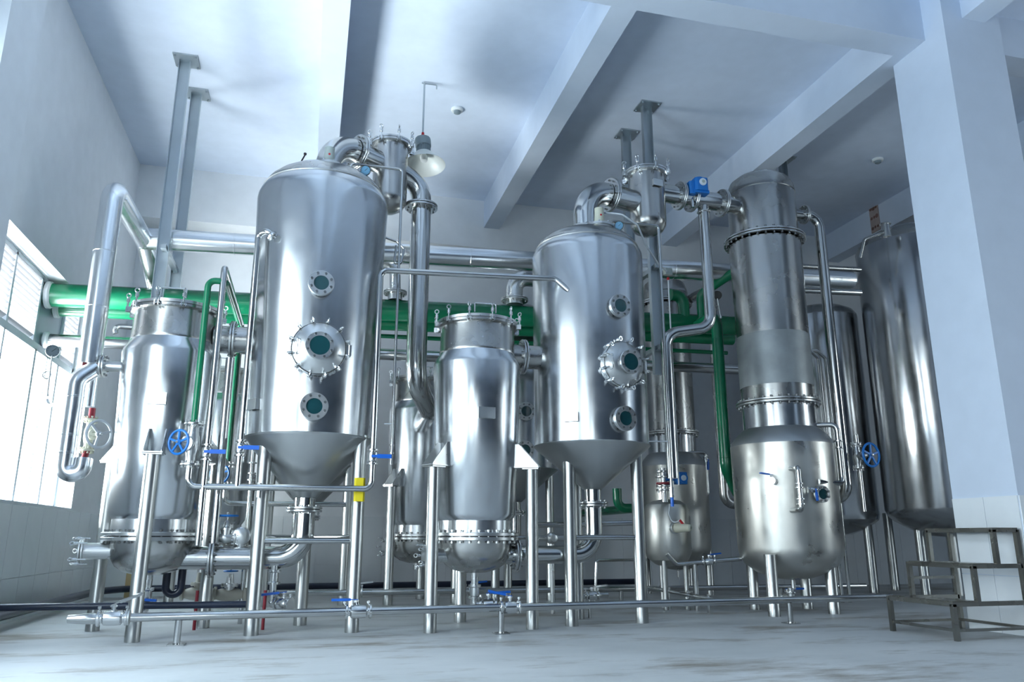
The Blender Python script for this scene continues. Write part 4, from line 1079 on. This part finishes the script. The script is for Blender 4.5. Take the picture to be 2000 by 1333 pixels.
ball_valve(MAN, onm(700), ax_, (-.25, 0, 1), (-1, 0, 0), .044, .26)
ball_valve(MAN, onm(996), ax_, (0, 0, 1), (-.9, 0, .2), .044, .22)
# rear manifold
r0 = at(560, 1160, 12.15); r1 = at(1690, 1145, 12.15)
RM = pipe('rear_manifold_pipe', 'rear manifold pipe low behind the front row legs', [r0, r1], .042, mat=PIPE, seg=16)
for px in (815, 1160, 1495):
    q = r0.lerp(r1, (px - 560) / 1130.); MB().cyl((q.x, q.y, 0), (q.x, q.y, q.z - .03), .035, 12).build('support_post', PIPE, RM)
ball_valve(RM, r0.lerp(r1, .10), (1, 0, 0), (0, 0, 1), (1, 0, .1), .045, .2, hmat=CHROME)
ball_valve(RM, r0.lerp(r1, .28), (1, 0, 0), (0, 0, 1), (1, 0, .1), .042, .2)
# dark pipes along the walls
wy = 14.9; zb_ = zat(0, wy, 1146)
tag(pipe('dark_wall_pipe', 'x', [(-3.22, 3.0, zb_), (-3.22, 14.3, zb_), (-2.9, wy, zb_), (6.5, wy, zb_)], .055, .25, NAVY, seg=14), 'dark pipe along the foot of the left wall and the back wall', 'pipe')
nv0 = at(0, 1187, 9.3); nv1 = at(500, 1181, 9.3)
pipe('navy_hose_pipe', 'dark navy pipe crossing low from the left edge behind the first leg', [Vector((-3.40, 9.3, nv0.z)), nv1], .036, mat=NAVY, seg=16)
hu = path((328, 1108, 9.75), ('v', 1162), ('x', 352), ('v', 1108))
pipe('u_shaped_hose', 'dark U shaped hose hanging under the left wide bend', [hu[0] + Vector((0, -.25, .2)), hu[0], hu[1], hu[2], hu[3], hu[3] + Vector((0, -.25, .2))], .042, .09, NAVY, seg=16)
# drains
def drain(label, x, y, ztop, zbot, outd, lev, s=1.35):
    t = thing('drain_valve', label, 'valve', (x, y, zbot)); m = MB()
    m.cyl((x, y, ztop), (x, y, zbot), .030 * s, 14); m.lathe([(.055 * s, 0), (.055 * s, .02), (.04 * s, .03), (.04 * s, .12), (.055 * s, .13), (.055 * s, .15)], (x, y, ztop - .20), (0, 0, 1), 16); m.build('tube', CHROME, t)
    o = Vector(outd).normalized(); MB().tube([(x, y, zbot + .03), (x, y, zbot), Vector((x, y, zbot)) + o * .14], .034 * s, .05, 14).build('outlet_bend', CHROME, t)
    ball_valve(t, Vector((x, y, zbot)) + o * .16, o, (0, 0, 1), lev, .034 * s, .14 * s)
    return t
drain('drain valve with blue lever under the far left preheater', AX, AY, .52, zat(AX, AY, 1193) , (-1, -.6, 0), (1, 0, -.08))
drain('drain valve with blue lever under the centre preheater', CX, CY, .52, zat(CX, CY, 1182), (1, -.2, 0), (1, 0, .05))
drain('camlock drain valve with blue lever hanging below the left wide bend', *at(533, 1150, 9.35)[:2], .70, zat(at(533, 1150, 9.35).x, 9.35, 1180), (.8, -.6, 0), (-1, 0, -.1))
drain('drain valve hanging below the condenser vessel', EX - .05, EY, .32, .17, (.3, 1, 0), (1, 0, 0))
q = at(1125, 1165, 9.9)
t = pipe('open_end_pipe', 'short open ended pipe with clamped valve behind the right separator leg', [q, at(1187, 1163, 9.9)], .036, mat=PIPE, seg=16); ball_valve(t, at(1156, 1164, 9.9), (1, 0, 0), (0, 0, 1), (1, 0, .1), .038, .18, hmat=CHROME)
MB().cyl((q.x + .18, q.y, 0), (q.x + .18, q.y, q.z - .03), .02, 10).build('support_post', PIPE, t)
# link pipe between receiver and condenser
yk = 10.55
lk0 = at(1302, 1082, yk); lk1 = at(1322, 1103, yk); lk2 = at(1448, 1092, yk - .3)
t = pipe('link_pipe', 'slender pipe linking the receiver tank to the condenser vessel bottom', [lk0, lk1, lk2], .030, .06, PIPE, seg=14)
ball_valve(t, lk1.lerp(lk2, .50), lk2 - lk1, (0, 0, 1), (1, 0, .1), .034, .18)
q = lk1.lerp(lk2, .28); MB().cyl((q.x, q.y, 0), (q.x, q.y, q.z - .02), .034, 14).build('support_post', PIPE, t)
dg0 = at(1266, 1148, 11.3); dg1 = at(1415, 1176, 9.9)
t = pipe('slanted_floor_pipe', 'slanting low pipe behind the front manifold under the receiver tank', [dg0, dg1], .028, mat=PIPE, seg=12)
for k in (.3, .55, .8): q = dg0.lerp(dg1, k); MB().cyl((q.x, q.y, 0), (q.x, q.y, q.z + .06), .018, 10).build('support_post', PIPE, t)
# high-level rear pipes between C and D legs
t = straight('cross_pipe', 'horizontal pipe behind the legs of the right separator', at(1050, 1026, 9.85), at(1240, 1022, 9.85), .036, PIPE, seg=14)
q = at(1078, 1052, 10.6)
t = thing('ball_check_valve', 'round bodied check valve behind the centre preheater leg', 'valve', q)
m = MB(); m.lathe([(0, -.085), (.05, -.07), (.08, -.03), (.08, .03), (.05, .07), (0, .085)], q, (.2, -1, 0), 20); m.cyl(q + Vector((-.2, 0, .0)), q + Vector((.2, 0, 0)), .04, 14); m.cyl((q.x, q.y, 0), q, .03, 12); m.build('valve_body', FIT, t)
q0 = path((1165, 1095, 12.0), ('x', 1262)); q1 = path((1160, 1095, 12.0), ('v', 1142))
t = pipe('cross_pipe', 'thin low pipe with riser seen through the right separator legs', [Vector((q1[1].x, 12.0, 0)), q0[0], q0[1]], .022, .05, PIPE, seg=10)
# valve cluster on the left wide bend
q = at(440, 1062, 9.45)
t = gate_valve('hand valve with flat blue wheel above the left wide bend', q + Vector((0, 0, .06)), (1, 0, 0), (0, 0, 1), .045, .11, .24, .2)
q = at(471, 1048, 9.42)
t = thing('clamped_end_cap', 'round clamped end cap facing the camera above the left wide bend', 'fitting', q)
MB().lathe([(.085, -.12), (.085, -.02), (.10, -.02), (.10, .02), (.08, .035), (0, .045)], q, FRONT, 26).build('cap', FIT, t)
MB().cyl(q + Vector((0, 0, -.05)), q + Vector((0, .03, -.20)), .04, 14).build('stub', FIT, t)
# ivory cast valves under B
IVO = plain('ivory_casting_paint', (.52, .50, .43), .5)
for k, (px, py, lab) in enumerate(((388, 1160, 'ivory cast strainer body left under the wide bend'), (447, 1162, 'ivory cast valve body behind the left separator leg'))):
    q = at(px, py, 10.3); t = thing('cast_valve', lab, 'valve', q); m = MB()
    m.lathe([(.075, -.20), (.075, -.17), (.05, -.16), (.07, -.09), (.08, 0), (.07, .09), (.05, .16), (.075, .17), (.075, .20)], q, (1, 0, 0), 22)
    m.build('valve_body', IVO, t)
    m = MB(); m.lathe([(.06, 0), (.06, .09), (.10, .09), (.10, .125), (.05, .13), (.035, .24)], q, (0, 0, 1), 20); bolts(m, q + Vector((0, 0, .107)), (0, 0, 1), .085, 6, .010, .05); m.build('bonnet', IVO if k == 0 else FIT, t)
    MB().lathe([(.05, 0), (.045, .12), (.03, .15)], q, (.3, 0, -1), 14).build('drain_plug', IVO, t)
    if k == 1: handwheel(t, q + Vector((0, 0, .27)), (0, 0, 1), .08, BLUEP, 4)
for px, YY, lab in ((379, 9.75, 'thin red post standing left of the left separator leg'), (513, 9.6, 'thin red post hidden behind the left separator leg')):
    q = floor_p = at(px, 1228, YY); tag(MB().cyl((q.x, q.y, 0), (q.x, q.y, .42), .018, 10).build('red_post', RED), lab, 'post')
q = at(247, 1140, 14.9)
tag(MB().box((q.x, 15.13, .42), (.12, .04, .84)).build('wooden_batten', plain('raw_pine', (.55, .42, .22), .7)), 'narrow wooden batten leaning at the foot of the back wall', 'batten')

# drain stack extras, yellow tag on leg
ly = at(696, 957, 8.99)
t = thing('yellow_tag', 'yellow tag with green mark on the right leg of the left separator', 'tag', ly)
MB().box((.545, 8.985, ly.z), (.12, .05, .26), bev=.02).build('tag_body', YEL, t)
MB().disc((.545, 8.955, ly.z + .01), FRONT, .022, .01, 14).build('green_mark', GREEN, t)

# ------------------------------------------------------------------ ceiling hangers
def channel(px, py, ztop, zb, w_, label, dirx=(1, 0), group=None):
    q = atz(px, py, ZC - .006); x, y = q.x, q.y; t = thing('ceiling_hanger', label, 'hanger', (x, y, zb))
    m = MB(); d = .085
    m.box((x, y + d / 2, (ZC + zb) / 2), (w_, .008, ZC - zb)); m.box((x - w_ / 2 + .004, y, (ZC + zb) / 2), (.008, d, ZC - zb)); m.box((x + w_ / 2 - .004, y, (ZC + zb) / 2), (.008, d, ZC - zb))
    m.build('channel', GALV, t)
    MB().box((x + .02, y, ZC - .010), (.34, .34, .020)).build('ceiling_plate', GALV, t)
    m = MB()
    for sx in (-.12, .16):
        for sy in (-.13, .13): m.cyl((x + sx, y + sy, ZC - .045), (x + sx, y + sy, ZC - .015), .016, 6)
    m.build('anchor_bolts', GALV, t, kind='stuff')
    return t, x, y
h1, x1, y1 = channel(362, 118, ZC, 3.75, .155, 'nearer galvanised channel hanging from the ceiling above the left preheater')
h2, x2, y2 = channel(384, 183, ZC, 3.75, .155, 'farther galvanised channel of the left ceiling pair')
MB().box(((x1 + x2) / 2, (y1 + y2) / 2, zh1 - .21), (.07, abs(y2 - y1) + .25, .07)).build('cross_bracket', GALV, h1)
h3, x3, y3 = channel(1262, 208, ZC, 3.35, .155, 'nearer galvanised channel above the right vapour trap')
h4, x4, y4 = channel(1222, 262, ZC, 3.35, .155, 'farther galvanised channel of the right ceiling pair')
MB().box(((x3 + x4) / 2, (y3 + y4) / 2, 3.75), (.07, abs(y4 - y3) + .25, .07)).build('cross_bracket', GALV, h3)
MB().box(((x3 + x4) / 2, (y3 + y4) / 2, 5.02), (.07, abs(y4 - y3) + .25, .07)).build('cross_bracket', GALV, h3)
h5, x5, y5 = channel(1528, 312, ZC, 5.2, .13, 'dark channel hanging behind the condenser head')

# pendant lamp
lp0 = atz(829, 163, ZC - .03); lx, ly_ = lp0.x, lp0.y
zr_ = zat(lx, ly_, 264)
t = thing('pendant_lamp', 'bell shaped industrial lamp hanging from a rod', 'lamp', (lx, ly_, zat(lx, ly_, 345)))
MB().cyl((lx, ly_, ZC - .02), (lx, ly_, zr_), .014, 10).build('rod', GALV, t)
MB().tube([(lx - .04, ly_, ZC - .03), (lx + .19, ly_, ZC - .03), (lx + .19, ly_, ZC - .10)], .010, .02, 8).build('hook', GALV, t)
MB().lathe([(.03, 0), (.02, .10)], (lx, ly_, zr_ - .06), (0, 0, 1), 10).build('red_cord_grip', REDB, t)
zz = zr_ - .06
tax = Vector((-.06, .12, 1)).normalized(); o = Vector((lx, ly_, zz))
MB().lathe([(.04, 0), (.115, -.01), (.12, -.03), (.12, -.14), (.11, -.15)], o, tax, 28).build('ballast_cap', GREYL, t)
m = MB(); m.lathe([(.098, -.14), (.095, -.27)], o, tax, 24)
a_, u_, w_2 = frame_of(tax)
for k in range(24): 
    q = 2 * pi * k / 24; dd_ = u_ * cos(q) + w_2 * sin(q); m.bar(o - a_ * .145 + dd_ * .10, o - a_ * .265 + dd_ * .10, .008, .018, dd_)
m.build('cooling_fins', GREYL, t)
MB().lathe([(.05, -.25), (.12, -.26), (.16, -.30), (.24, -.38), (.30, -.46), (.315, -.475), (.30, -.468), (.235, -.39), (.15, -.31), (.05, -.275)], o, tax, 40, cap=False).build('shade', GLASSC, t)
MB().lathe([(0, -.40), (.05, -.39), (.06, -.33), (.04, -.27)], o, tax, 16).build('bulb', FOAM, t)
# smoke detectors
for px, py, lab in ((893, 213, 'round white smoke detector on the bright ceiling bay near the lamp'), (1714, 311, 'round white smoke detector on the dark ceiling bay at the right')):
    q = atz(px, py, ZC); t = thing('smoke_detector', lab, 'detector', (q.x, q.y, ZC - .09))
    MB().lathe([(.10, -.004), (.10, -.03), (.085, -.045)], (q.x, q.y, ZC), (0, 0, 1), 24).build('base', FOAM, t)
    MB().lathe([(.06, -.045), (.055, -.075), (.03, -.09), (0, -.092)], (q.x, q.y, ZC), (0, 0, 1), 20).build('sensor_dome', GREYL, t)

# ------------------------------------------------------------------ step stand
STP = metal('step_stand_steel', (.34, .33, .30), .20, .32, col2=(.24, .23, .21))
t = thing('step_stand', 'three level square tube steel step stand in front of the white pillar', 'step stand', (6.8, 7.3, 0))
X1 = 7.25; y0s, y1s = 6.84, 7.74; lv = ((6.33, .37), (6.64, .735), (6.95, 1.10)); wd = .045
def bx(name, a, b, w_=wd): MB().bar(a, b, w_, w_, (0, 0, 1)).build(name, STP, t)
for yy in (y0s, y1s):
    prev = 0
    for (x, z) in lv: bx('post', (x, yy, 0.0 if z < .5 else prev), (x, yy, z - .02)); prev = z
    bx('post', (X1, yy, 0), (X1, yy, 1.08)); 
    for (x, z) in lv: bx('side_rail', (x - .022, yy, z - .022), (X1, yy, z - .022))
    bx('side_rail', (lv[0][0], yy, .10), (X1, yy, .10), .028)
    bx('side_rail', (lv[1][0], yy, .56), (X1, yy, .56), .03) if yy > 7 else None
for (x, z) in lv:
    bx('cross_rail', (x, y0s, z - .022), (x, y1s, z - .022))
    bx('cross_rail', (x + .30, y0s, z - .022), (x + .30, y1s, z - .022)) if z < 1 else None
bx('cross_rail', (X1, y0s, 1.078), (X1, y1s, 1.078)); bx('cross_rail', (lv[0][0], y0s, .10), (lv[0][0], y1s, .10), .028); bx('cross_rail', (X1, y0s, .10), (X1, y1s, .10), .028)
for (x, z) in lv[:2]: MB().box((x + .15, (y0s + y1s) / 2, z + .004), (.30, y1s - y0s, .006)).build('tread', STP, t)
